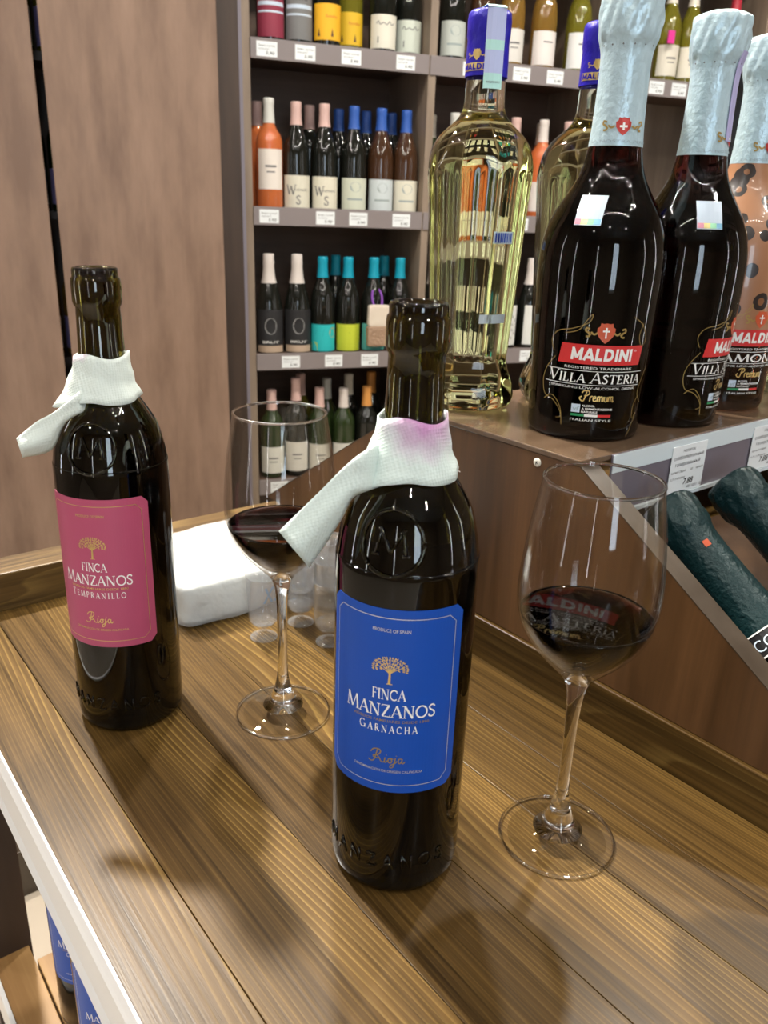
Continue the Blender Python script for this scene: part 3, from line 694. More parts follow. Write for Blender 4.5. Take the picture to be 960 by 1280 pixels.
# ------------------------------------------------------------------ napkin pack
np_ = thing('napkin_pack', 'white paper napkin pack in clear film with blue print at the counter end', 'napkins', W(.6725, .333, 0), A_C)
M_NAP = pm('white_napkin_paper', (.50, .52, .50), .8, bump=(45, .35, .003))
M_FILM = pm('clear_wrap_film', (.9, .93, .95), .06, alpha=.35, bump=(48, 1.0, .006))
def soft_block(name, lx, ly, lz, mat, parent, amp, n=18, seed=1, z0=0):
    rng = random.Random(seed); V, F = [], []; import mathutils
    def nz(x, y, z): return mathutils.noise.noise(Vector((x * 30 + seed, y * 30, z * 30))) * amp
    import bmesh
    bm = bmesh.new(); bmesh.ops.create_cube(bm, size=1.0); bmesh.ops.subdivide_edges(bm, edges=bm.edges, cuts=n, use_grid_fill=True)
    for v in bm.verts:
        x, y, z = v.co
        # soften corners
        px, py, pz = x * 2, y * 2, z * 2; e = 10
        l = (abs(px) ** e + abs(py) ** e + abs(pz) ** e) ** (1 / e); s = 1 / max(l, 1e-6) * max(abs(px), abs(py), abs(pz))
        x, y, z = x * s, y * s, z * s
        X, Y, Z = x * lx, y * ly, (z + .5) * lz
        k = nz(X, Y, Z); X += k * (1 if x > 0 else -1); Y += k; Z += k * .6 if z > -.3 else 0
        v.co = (X, Y, max(Z, 0) + z0)
    me = bpy.data.meshes.new(name); bm.to_mesh(me); bm.free(); me.polygons.foreach_set('use_smooth', [True] * len(me.polygons)); me.materials.append(mat)
    return mo(name, me, parent)
soft_block('napkin_stack', .128, .138, .0405, M_NAP, np_, .0012, 16, 3, .0012)
fo = soft_block('film_wrap', .136, .146, .0450, M_FILM, np_, .0034, 26, 8, 0)
M_BPR = pm('blue_film_print', (.02, .22, .55), .4)
f = Flat()
f.add((lambda g: (g.V, g.F))(words(.000, .020, -.006, .014, 'ХУ', .03, .1)))
f.add((lambda g: (g.V, g.F))(words(.024, .066, -.002, .009, 'Салфетки', .02, .1)))
f.plane('film_print', (-.0722, -.005, .0165), (0, -1, 0), (0, 0, 1), M_BPR, np_)

# ------------------------------------------------------------------ small stemmed tasting cups, stacked
CP = [(0, 0), (.0105, 0), (.0122, .0006), (.0118, .0014), (.0060, .0030), (.0030, .0060), (.0026, .0100), (.0045, .0130), (.0105, .0150), (.0128, .0185), (.0135, .030), (.0150, .060), (.0154, .0606),
      (.0148, .0606), (.0131, .030), (.0122, .0192), (.0100, .0160), (0, .0150)]
CPME = None
def cup(label, u, v, z=0, group=None):
    global CPME
    o = bpy.data.objects.new('plastic_cup', CPME) if CPME else None
    if o is None:
        o = lathe('plastic_cup', CP, M_PLAST, None, 40); CPME = o.data
    else: COL.objects.link(o)
    o.location = W(u, v, z); return tag(o, label, 'plastic cup', group)
cup('single small clear stemmed plastic cup in front of the napkin pack', .5614, .3163)
cup('clear plastic cup at the foot of the stack beside the napkin pack', .5660, .3579)
cup('clear plastic cup nested in the top of the stack beside the napkin pack', .5660, .3579, .0193)
cup('clear plastic cup at the foot of the stack behind the blue-label bottle', .5210, .3590)
cup('clear plastic cup in the middle of the stack behind the blue-label bottle', .5210, .3590, .0193)
cup('clear plastic cup on top of the stack behind the blue-label bottle', .5210, .3590, .0386)
cup('clear plastic cup standing between the two cup stacks and the rim', .600, .395)

# ------------------------------------------------------------------ bottles on the riser
ZR = RT - .002
DP = [(0, .010), (.022, .007), (.036, .001), (.040, 0), (.0430, .0016), (.0442, .006), (.0446, .02), (.0452, .045), (.0464, .075), (.0474, .105), (.0478, .124), (.0470, .140), (.0440, .154), (.0385, .167),
      (.0315, .179), (.0258, .189), (.0218, .199), (.0192, .2126), (.0178, .226), (.0168, .245), (.0160, .270), (.0155, .285), (0, .286)]
DPS = DP[:6] + spl(DP[6:22], 4) + DP[22:]
RD = lambda z: rad(DPS, z)
FO = [(.0195, .2118), (.0184, .226), (.0178, .245), (.0176, .262), (.0180, .2715), (.0190, .2775), (.0208, .2830), (.0215, .292), (.0212, .302), (.0196, .3085), (.012, .3115), (0, .3125)]
M_FOIL = pm('pale_blue_foil', (.47, .62, .69), .33, metal=.25, bump=(170, .55, .0022))
M_FOILG = pm('dark_green_foil', (.004, .024, .027), .34, metal=.25, bump=(240, .7, .0018))
M_HOLO = pm('holographic_strip', (.55, .72, .85), .25, metal=.4)
M_STK = pm('white_sticker', (.56, .66, .78), .35)
def crinkle(th, r, z):
    a = min(max((z - .268) / .02, 0), 1)
    return r * (1 + a * (.035 * sin(7 * th + 40 * z * 3) + .03 * sin(13 * th - 260 * z)) + .004 * sin(5 * th))
SWIRL = [spl(p, 6) for p in (
    [(-.038, .068), (-.041, .076), (-.036, .083), (-.024, .086), (-.013, .091), (-.011, .097), (-.015, .092), (-.020, .085), (-.030, .082)],
    [(-.036, .064), (-.043, .055), (-.046, .045), (-.043, .034), (-.034, .030), (-.027, .022), (-.025, .012)],
    [(-.043, .030), (-.036, .034), (-.029, .028), (-.026, .019), (-.030, .017)],
    [(.020, .096), (.030, .090), (.036, .080), (.032, .074), (.028, .082), (.031, .091)],
    [(.038, .036), (.033, .028), (.034, .018), (.038, .022), (.034, .012), (.030, .004)],
    [(.042, .030), (.036, .038), (.040, .050), (.045, .058)])]
PREMIUM = [spl(p, 4) for p in (
    [(-.15, .7), (.0, .9), (.35, .9), (.4, .65), (.15, .45), (.05, .5)], [(.2, .85), (.12, .4), (0, 0), (-.2, .05), (-.3, .25), (-.15, .4)],
    [(.5, .45), (.48, .0)], [(.48, .3), (.6, .46), (.68, .4)], [(.72, .24), (.92, .28), (.86, .45), (.74, .36), (.74, .1), (.86, .02), (.98, .1)],
    [(1.05, .45), (1.04, .0)], [(1.05, .3), (1.15, .45), (1.22, .38), (1.22, .0)], [(1.22, .3), (1.33, .45), (1.4, .38), (1.4, .0)],
    [(1.5, .45), (1.49, 0)], [(1.6, .45), (1.6, .1), (1.7, 0), (1.8, .1), (1.8, .45), (1.82, 0)], [(1.92, .45), (1.9, 0)], [(1.92, .3), (2.0, .45), (2.07, .38), (2.07, 0)], [(2.07, .3), (2.17, .45), (2.24, .38), (2.24, 0), (2.34, .1)])]
def shield(f, cx, cy, s):
    return f.poly([(cx + x * s, cy + y * s) for x, y in ((-.55, .95), (-.62, .62), (-.85, .45), (-.82, -.05), (-.55, -.45), (-.25, -.75), (0, -.95), (.25, -.75), (.55, -.45), (.82, -.05), (.85, .45), (.62, .62), (.55, .95), (.3, .88), (0, .95), (-.3, .88))])
def lions(f, cx, cy, s):
    for m_ in (-1, 1):
        for p in ([(.9, .1), (1.25, -.1), (1.6, .15)], [(1.75, .45), (2.1, .55), (2.15, .25), (1.8, .05), (1.75, -.3), (2.1, -.35)], [(1.6, -.2), (1.9, .1)]):
            f.line([(cx + m_ * x * s, cy + y * s) for x, y in spl(p, 4)], .2 * s)
    return f
M_ORED = pm('orange_red_print', (.55, .09, .03), .4)
M_SHR = pm('foil_red_print', (.50, .05, .04), .35, metal=.3)
M_FLAGG = pm('flag_green', (.02, .25, .09), .4); M_BROWNP = pm('brown_ink', (.10, .05, .03), .5)
M_LBL2 = pm('grey_blue_ink', (.33, .42, .48), .5)
def spumante(label, loc, rot, mat, name2, full=True, sticker=None, strip=None, foil=M_FOIL, group=None, wet=True):
    t = thing('sparkling_wine_bottle', label, 'bottle', loc, 0, group)
    body = lathe('glass_body', DPS, mat, t, 64)
    fo_ = lathe('neck_foil', FO[:1] + spl(FO[1:11], 3) + FO[11:], foil, t, 64, crinkle)
    th = rot
    # foil emblem and line of print
    Rf = lambda z: rad(FO, z)
    f = shield(Flat(), 0, .2242, .0062); f.wrap('foil_emblem', Rf, th, M_SHR, fo_, .0007)
    f = Flat(); f.line([(-.0026, .2242), (.0026, .2242)], .0014).line([(0, .2218), (0, .2266)], .0014); f.wrap('foil_cross', Rf, th, M_WHITE, fo_, .0010)
    f = lions(Flat(), 0, .2240, .0066); f.wrap('foil_lions', Rf, th, M_GOLDD, fo_, .0007)
    words(-.024, .024, .2138, .0018, 'LA NOSTRA PERLA', .004).wrap('foil_lettering', Rf, th, M_LBL2, fo_, .0006)
    V, F = [], []
    for k in range(16):
        a = 2 * pi * k / 16; z = .2755; r = rad(FO, z) + .0012; q = .0007
        b = len(V); V += [(r * cos(a + s * q / r), r * sin(a + s * q / r), z + d) for s, d in ((-1, 0), (0, -q), (1, 0), (0, q))]; F.append((b, b + 1, b + 2, b + 3))
    mk('foil_perforation', V, F, M_INK, fo_)
    if sticker is not None:
        zs = .168; sth = sticker
        # white seal with a rounded outline and a rainbow strip
        S = lambda z: RD(z)
        pts = [(x * .0098, y * .0102) for x, y in ((-1, -.8), (-.8, -1), (.8, -1), (1, -.8), (1, .8), (.8, 1), (-.8, 1), (-1, .8))]
        f = Flat(); n = 8
        for i in range(n): f.rect(-.0098, .0098, -.0102 + .0204 * i / n, -.0102 + .0204 * (i + 1) / n, 6)
        stk = f.wrap('security_seal', S, sth, M_STK, t, .0005, zs)
        for i, c in enumerate(((.75, .35, .45), (.80, .70, .30), (.35, .70, .45), (.30, .60, .85))):
            Flat().rect(-.0094 + .0047 * i, -.0094 + .0047 * (i + 1), -.0096, -.0058, 2).wrap('hologram_strip', S, sth, pm('hologram_%d' % i, c, .25, metal=.3), stk, .0009, zs)
    if strip is not None:
        f = Flat(); n = 16
        for i in range(n): f.rect(-.006, .006, .222 + .062 * i / n, .222 + .062 * (i + 1) / n, 3)
        f.wrap('excise_strip', Rf, strip, pm('lavender_strip', (.42, .40, .66), .45), t, .0009)
    if not full: return t
    def pr(f, n, mm, e=.0003): return f.wrap(n, RD, th, mm, t, e)
    f = Flat(); lo, hi = .0602, .0748; x0, x1 = -.0325, .0325; n = 24
    k = len(f.V)
    for i in range(n + 1):
        x = x0 + (x1 - x0) * i / n; f.V += [(x - .001, lo), (x + .001, hi)]
    f.F += [(2 * i, 2 * i + 2, 2 * i + 3, 2 * i + 1) for i in range(n)]
    bn = pr(f, 'brand_banner', M_RED)
    def pb(f, n, mm): return f.wrap(n, RD, th, mm, bn, .0006)
    pb(fit(block('MALDINI'), -.0235, .0225, .0632, .0092, .06), 'lettering', M_WHITE)
    pb(words(.0248, .0268, .0705, .002, 'o'), 'mark', M_WHITE)
    pr(words(-.0275, .0250, .0566, .0019, 'REGISTERED TRADEMARK'), 'lettering', M_WHITE)
    if wet: pr(Flat().rect(-.042, .036, .0549, .0553, 24), 'rule', M_WHITE); pr(Flat().rect(-.043, .035, .0445, .0449, 24), 'rule', M_WHITE)
    if name2 == 'VILLA ASTERIA': g, wd = serif(name2, [1.25, 1, 1, 1, 1, 1, 1.25] + [1] * 6, .05)
    else: g, wd = serif(name2, None, .06)
    pr(fit(g, -.0405, .0350, .0461, .0068, .08), 'lettering', M_WHITE)
    pr(words(-.0375, .0310, .0415, .0019, 'SPARKLING LOW-ALCOHOL DRINK'), 'lettering', M_WHITE)
    sh = pr(shield(Flat(), 0, .0836, .0078), 'shield_emblem', M_ORED)
    f = Flat(); f.line([(-.0025, .0852), (.0025, .0852)], .0012).line([(0, .0800), (0, .0878)], .0012); f.wrap('shield_cross', RD, th, M_WHITE, sh, .0006)
    pr(lions(Flat(), 0, .0832, .0068), 'lion_ornament', M_GOLDD)
    f = Flat()
    for p in PREMIUM: f.line([((x - 1.05) * .0098, .0325 + y * .0085) for x, y in p], .0009)
    if wet: pr(f, 'script_lettering', M_GOLD)
    lg = pr(Flat().rect(-.0185, -.0120, .0232, .0296, 4), 'logo_square', M_STK)
    words(-.0176, -.0128, .0246, .0034, 'vf', .02, .1).wrap('logo_lettering', RD, th, M_LBL2, lg, .0006)
    for i, (s, e) in enumerate((('ALCOOL', -.001), ('A FERMENTAZIONE', .0125), ('NATURALE', .0012))):
        pr(words(-.0108, e, .0280 - .0024 * i, .0016, s, .02), 'small_lettering', M_WHITE)
    for i, mm in enumerate((M_FLAGG, M_WHITE, M_RED)): pr(Flat().rect(-.0185 + .0102 * i, -.0085 + .0102 * i, .0203, .0222, 4), 'flag_stripe', mm)
    pr(words(-.0185, .0125, .0167, .0018, 'ITALIAN STYLE'), 'small_lettering', M_WHITE)
    for p in SWIRL: pr(Flat().line(p, .00045), 'gold_scroll', M_GOLDD)
    return t
spumante('dark red sparkling bottle with its red MALDINI banner facing out, standing at the riser corner'.replace(' MALDINI', ''), (.160, .651, ZR), radians(-92), M_BLACKG, 'VILLA ASTERIA', sticker=radians(-122))
spumante('dark red sparkling bottle turned aside, standing between the corner bottle and the leopard-print one', (.243, .706, ZR), radians(-35), M_BLACKG, 'VILLA ASTERIA', sticker=radians(-89.6), strip=radians(-38))
# rosé bottle with leopard print
m_, nt, b = newmat('leopard_print_rose'); L = nt.links
b.inputs['Base Color'].default_value = (.95, .52, .36, 1); b.inputs['Transmission Weight'].default_value = 1; b.inputs['Roughness'].default_value = .02; b.inputs['IOR'].default_value = 1.4
tc = N(nt, 'ShaderNodeTexCoord'); vo = N(nt, 'ShaderNodeTexVoronoi'); vo.inputs['Scale'].default_value = 62; L.new(tc.outputs['Object'], vo.inputs['Vector'])
nz = N(nt, 'ShaderNodeTexNoise'); nz.inputs['Scale'].default_value = 55; L.new(tc.outputs['Object'], nz.inputs['Vector'])
ad = N(nt, 'ShaderNodeMath', operation='MULTIPLY_ADD'); L.new(nz.outputs['Fac'], ad.inputs[0]); ad.inputs[1].default_value = .35; L.new(vo.outputs['Distance'], ad.inputs[2])
rp = N(nt, 'ShaderNodeValToRGB'); rp.color_ramp.interpolation = 'CONSTANT'; e = rp.color_ramp.elements
e[0].position = 0; e[0].color = (.22, .09, .035, 1); e[1].position = .34; e[1].color = (.02, .012, .01, 1)
x = e.new(.60); x.color = (.36, .17, .085, 1)
L.new(ad.outputs[0], rp.inputs[0])
pb_ = N(nt, 'ShaderNodeBsdfPrincipled'); L.new(rp.outputs[0], pb_.inputs['Base Color']); pb_.inputs['Roughness'].default_value = .35; pb_.inputs['Coat Weight'].default_value = .5
sx = N(nt, 'ShaderNodeSeparateXYZ'); L.new(tc.outputs['Object'], sx.inputs[0])
n2 = N(nt, 'ShaderNodeTexNoise'); n2.inputs['Scale'].default_value = 22; L.new(tc.outputs['Object'], n2.inputs['Vector'])
mr = N(nt, 'ShaderNodeMapRange'); L.new(sx.outputs['Z'], mr.inputs[0]); mr.inputs[1].default_value = .04; mr.inputs[2].default_value = .085; mr.inputs[3].default_value = -.35; mr.inputs[4].default_value = .18
a2 = N(nt, 'ShaderNodeMath', operation='ADD'); L.new(mr.outputs[0], a2.inputs[0]); L.new(n2.outputs['Fac'], a2.inputs[1])
gt = N(nt, 'ShaderNodeMath', operation='GREATER_THAN'); L.new(a2.outputs[0], gt.inputs[0]); gt.inputs[1].default_value = .44
ms = N(nt, 'ShaderNodeMixShader'); L.new(gt.outputs[0], ms.inputs[0]); L.new(b.outputs[0], ms.inputs[1]); L.new(pb_.outputs[0], ms.inputs[2]); L.new(ms.outputs[0], nt.nodes['Material Output'].inputs['Surface'])
spumante('rosé sparkling bottle with leopard-print glass and pale foil neck on the riser', (.3138, .778, ZR), radians(-73), m_, 'RAMONA', sticker=None, wet=True)
M_PALEG = absorb('pale_green_wine_glass', (.80, .86, .45), 10, 1.42)
spumante('pale green-gold sparkling bottle beyond the leopard-print bottle on the riser', W(.40, .872, ZR), radians(-60), M_PALEG, 'RAMONA', full=False)
spumante('dark sparkling bottle standing behind the leopard-print bottle on the riser', (.335, .882, ZR), radians(-20), M_BLACKG, 'VILLA ASTERIA', full=False, foil=pm('black_foil', (.02, .02, .022), .35, metal=.2, bump=(170, .5, .002)))

# tall pale bottles with a flared foot and blue capsule
EP = [(0, .006), (.028, .003), (.036, 0), (.0395, .0012), (.0425, .006), (.0440, .013), (.0420, .022), (.0375, .034), (.0355, .042), (.0360, .052), (.0378, .085), (.0402, .125), (.0424, .165), (.0442, .190), (.0440, .203),
      (.0410, .214), (.0350, .2225), (.0275, .2295), (.0210, .2355), (.0172, .2425), (.0160, .252), (.0157, .27), (.0153, .300), (0, .301)]
EPS = EP[:4] + spl(EP[4:22], 4) + EP[22:]
def oct_(th, r, z):
    """square-shouldered body with flat fluted faces, round at the neck"""
    k = min(max((.225 - z) / .03, 0), 1) * .9
    a = ((th + pi / 8) % (pi / 4)) - pi / 8
    flat = r * cos(pi / 8) / cos(a) * 1.03
    fl = .0005 * (1 if 0 <= z <= 1 else 0) * sin(24 * th) * k * (1 if .045 < z < .195 else 0)
    return r * (1 - k) + flat * k + fl
M_PALE = absorb('pale_yellow_vermouth', (.82, .82, .24), 12, 1.38)
M_CAPB = pm('cobalt_capsule', (.02, .012, .36), .3, metal=.15, bump=(330, .45, .0014))
M_STRIP = pm('lavender_excise', (.46, .50, .75), .5); M_MINT = pm('mint_excise', (.45, .72, .68), .5)
def pale_bottle(label, loc, rot, strip=None):
    t = thing('pale_wine_bottle', label, 'bottle', loc)
    lathe('glass_body', EPS, M_PALE, t, 96, oct_)
    cp = lathe('capsule', [(.0172, .2655), (.0168, .285), (.0166, .292), (.0172, .294), (.0174, .305), (.0168, .3105), (.0150, .3122), (0, .3124)], M_CAPB, t, 48)
    R = lambda z: .0172
    Rc = lambda z: .0171 + (.0003 if z > .293 else 0)
    f = Flat().rect(-.0145, .0145, .2688, .2745, 16); bnr = f.wrap('gold_banner', Rc, rot, M_GOLD, cp, .0003)
    fit(block('MALDINI'), -.0132, .0132, .2695, .0043).wrap('lettering', Rc, rot, M_CAPB, bnr, .0006)
    f = lions(Flat(), 0, .2795, .0038); shield(f, 0, .2800, .0042); f.wrap('gold_crest', Rc, rot, M_GOLD, cp, .0004)
    # embossed beads down the corners of the body
    P = []
    for a in (-2.35, -1.1, -.3):
        for k in range(15):
            z = .06 + .009 * k; r = oct_(rot + a + pi / 2, rad(EPS, z), z)
            P.append(arc(a * .0, z, .0022, .0028, 0, 360, 8))
    if strip is not None:
        f = Flat(); 
        f.rect(-.0075, .0075, .256, .267, 4); s1 = f.wrap('excise_band', Rc, strip, M_MINT, t, .0011)
        Flat().rect(-.0075, .0075, .267, .283, 4).wrap('excise_band', Rc, strip, M_STRIP, t, .0011)
        Flat().rect(-.0075, .0075, .283, .290, 4).wrap('excise_band', Rc, strip, M_MINT, t, .0011)
        Flat().rect(-.0075, .0075, .290, .3118, 4).wrap('excise_band', Rc, strip, M_STRIP, t, .0011)
        # the band runs on over the top of the capsule
        c, s = cos(strip), sin(strip); V = []
        for k in range(10):
            q = .0183 - .0046 * k; zz = .3118 + .0022 * min(k, 1) + (.0015 * (k - 7) if k > 7 else 0)
            V += [(q * c - .0075 * s, q * s + .0075 * c, zz), (q * c + .0075 * s, q * s - .0075 * c, zz)]
        o = mk('excise_band', V, [(2 * k, 2 * k + 1, 2 * k + 3, 2 * k + 2) for k in range(9)], M_MINT, t); sm = o.modifiers.new('thickness', 'SOLIDIFY'); sm.thickness = .0004
        words(-.0055, .0055, .2600, .0014, 'АКЦИЗ 0127', .01).wrap('excise_lettering', Rc, strip, M_INK, s1, .0014)
        # bar-code sticker and back sticker
        RE = lambda z: oct_(0, rad(EPS, z), z) * 1.0
        bs = Flat().rect(-.0095, .0095, .1405, .1500, 4).wrap('barcode_sticker', lambda z: rad(EPS, z) * .985, strip + .28, M_RAILB, t, .0008)
        f = Flat(); rng = random.Random(5); x = -.008
        while x < .008: wd = rng.choice((.0005, .0009, .0013)); f.rect(x, x + wd, .1415, .1490, 1); x += wd + rng.choice((.0006, .0010))
        f.wrap('barcode_print', lambda z: rad(EPS, z) * .985, strip + .28, pm('blue_ink', (.03, .08, .45), .4), bs, .0012)
        Flat().rect(-.012, .0135, .076, .0835, 6).wrap('back_sticker', lambda z: rad(EPS, z) * .985, strip + .22, M_RAILB, t, .0008)
    return t
pale_bottle('tall pale yellow fluted bottle with blue capsule and excise band at the riser back corner', (.0696, .734, ZR), radians(-124), radians(-77))
pale_bottle('tall pale yellow fluted bottle with blue capsule behind the corner red bottle', W(.49, .605, ZR), radians(-112))

# sparkling bottles lying on the sloping rack, necks up
def prosecco(label, P0, P1, band=True, tab=True):
    """P0 tip of the cork end, P1 a point down the axis"""
    t = thing('sloping_sparkling_bottle', label, 'bottle', P1)
    d = (Vector(P0) - Vector(P1)).normalized(); q = Vector((0, 0, 1)).rotation_difference(d); t.rotation_mode = 'QUATERNION'
    # spin so that the print faces up and outward
    up = (q @ Vector((1, 0, 0))); ang = atan2(Vector((-.25, -.75, .6)).dot(q @ Vector((0, 1, 0))), Vector((-.25, -.75, .6)).dot(up))
    t.rotation_quaternion = q @ Matrix.Rotation(ang, 3, 'Z').to_quaternion()
    L0 = (Vector(P0) - Vector(P1)).length
    o = L0 - .3125                                     # profile z of the foil tip lands on P0
    sq = lambda z: z if z > .28 else (.28 - (.28 - z) * 1.12 if z > .143 else z - .0164)
    lathe('glass_body', [(r * (.90 if z < .18 else .86), sq(z) + o) for r, z in DPS], M_BLACKG, t, 48)
    fo_ = lathe('neck_foil', [(r * 1.0 + .0002, sq(z) + o) for r, z in ([(.0262, .190), (.0222, .201)] + FO[:1] + spl(FO[1:11], 3) + FO[11:])], M_FOILG, t, 48, lambda th, r, z: crinkle(th, r, z - o))
    if band:
        Rb = lambda z: rad([(.0305, .166), (.0262, .1792), (.0222, .1915), (.0195, .2036), (.0184, .2195)], z) + .0007
        def wb(f, n, m_, par, e): return f.wrap(n, lambda z: Rb(z - o), 0.0, m_, par, e)
        f = Flat(); n = 8
        for i in range(n): f.rect(-.055, .045, .1795 + o + .017 * i / n, .1795 + o + .017 * (i + 1) / n, 24)
        bd = wb(f, 'neck_band', M_BLACK, t, .0004)
        wb(Flat().rect(-.055, .045, .1955 + o, .1965 + o, 24), 'band_rule', M_WHITE, bd, .0008)
        wb(Flat().rect(-.055, .045, .1795 + o, .1805 + o, 24), 'band_rule', M_WHITE, bd, .0008)
        g = words(-.049, .005, .1837 + o, .0085, 'PROSECCO', -.004); g.V = [(x, y) for x, y in g.V]
        wb(g, 'lettering', M_STK, bd, .0008)
        wb(Flat().rect(-.0022, .0024, .2675 + o, .2725 + o, 3), 'red_tab', M_ORED, fo_, .0010) if False else None
    if tab: Flat().rect(-.0022, .0024, .2625 + o, .2675 + o, 3).wrap('red_tab', .0186, 0.15, M_ORED, fo_, .0004)
    return t
def down(a, b, l=.3125):
    d = (b - a).normalized(); return a, a + d * l
prosecco('sparkling bottle with dark green foil lying in the sloping rack beside the panel', *down(W(.3215, .5235, .1600), W(.2120, .5210, .0860)))
prosecco('sparkling bottle with dark green foil lying farther along the sloping rack under the price tag', *down(W(.3255, .621, .1615), W(.2600, .6195, .1172)), tab=False)

# ------------------------------------------------------------------ wall shelving (frame: x = s along the shelf, y = depth)
A_S = radians(20.0); TS = 2.4176
def WS(s_, t, z=0.0): return Vector((cos(A_S) * s_ - sin(A_S) * t, sin(A_S) * s_ + cos(A_S) * t, z))
sh = thing('wall_shelving', 'tall brown shelving unit with grey price rails holding wine bottles', 'shelf', WS(1.4, TS + .17, FLOOR), A_S)
SO = (1.4, TS + .17, FLOOR)
def sbox(name, a, b, t0, t1, z0, z1, mat, bev=.001, parent=sh, off=SO): return box(name, a, b, TS + t0, TS + t1, z0, z1, mat, parent, bev, off)
SH_Z = [1.185, .775, .357, -.057, -.455]
for a in (.432, .967, 1.548, 2.13, 2.70): sbox('upright', a, a + .0235, 0, .33, FLOOR, 1.65, M_SHELFL if a > .5 else M_SHELFL)
for a, b_, mm in ((.432, .9785, M_SHELF), (.979, 1.5595, M_SHELF), (1.56, 2.1415, M_SHELFL), (2.142, 2.7235, M_SHELF)): sbox('back_board', a, b_, .33, .342, FLOOR, 1.65, mm)  # third bay's lighter board paints in the light on its back
M_RAILS = pm('shelf_price_rail', (.23, .20, .20), .4)
for z in SH_Z:
    for i, a in enumerate((.432, .967, 1.548, 2.13)):
        b_ = (.967, 1.548, 2.13, 2.70)[i]
        s_ = sbox('shelf_board', a + .0238, b_ - .0003, .004, .329, z - .022, z, M_SHELF)
        q = sbox('price_rail', a + .0238 - (.02 if i else 0), b_ - .0003, -.004, .0035, z - .046, z + .0035, M_RAILS)
sbox('top_board', .432, 2.7235, 0, .33, 1.65, 1.67, M_SHELF)

# kinds of shop bottles
SBP = {
 'burgundy': [(0, .01), (.03, 0), (.037, .001), (.0385, .006), (.0385, .125), (.0376, .15), (.034, .175), (.025, .198), (.0185, .215), (.0152, .235), (.0142, .262), (.0148, .266), (.0148, .278), (.0135, .282), (0, .282)],
 'bordeaux': [(0, .01), (.03, 0), (.0365, .001), (.0375, .006), (.0375, .165), (.0365, .18), (.0315, .195), (.022, .208), (.0165, .22), (.0145, .24), (.0138, .268), (.0146, .271), (.0146, .282), (.0132, .286), (0, .286)],
 'champagne': [(0, .01), (.03, 0), (.039, .001), (.0415, .006), (.0415, .10), (.0405, .13), (.0355, .16), (.0275, .19), (.0205, .212), (.0168, .232), (.0156, .252), (.0166, .256), (.0166, .266), (.0158, .27), (.0158, .285), (.0145, .288), (0, .288)],
}
SCACHE = {}
def sglass(c, name): return pm('bottle_' + name, c, .03, trans=.55, ior=1.5, coat=.3)
GLS = {'dark': pm('bottle_black_green', (.008, .009, .007), .06, coat=.5), 'green': pm('bottle_green', (.02, .035, .01), .06, coat=.5), 'olive': sglass((.30, .27, .03), 'olive'),
       'amber': sglass((.42, .24, .05), 'amber'), 'rose': pm('bottle_rose', (.75, .20, .06), .05, trans=.35, coat=.4), 'brown': pm('bottle_brown', (.05, .022, .01), .06, coat=.4)}
CAPC = {'white': (.66, .60, .56), 'pink': (.62, .42, .38), 'blue': (.03, .10, .40), 'teal': (.005, .30, .43), 'cream': (.70, .66, .56), 'orange': (.62, .28, .07), 'grey': (.45, .47, .45), 'clear': (.62, .62, .58), 'red': (.45, .03, .05), 'yellow': (.55, .42, .10), 'black': (.02, .02, .02)}
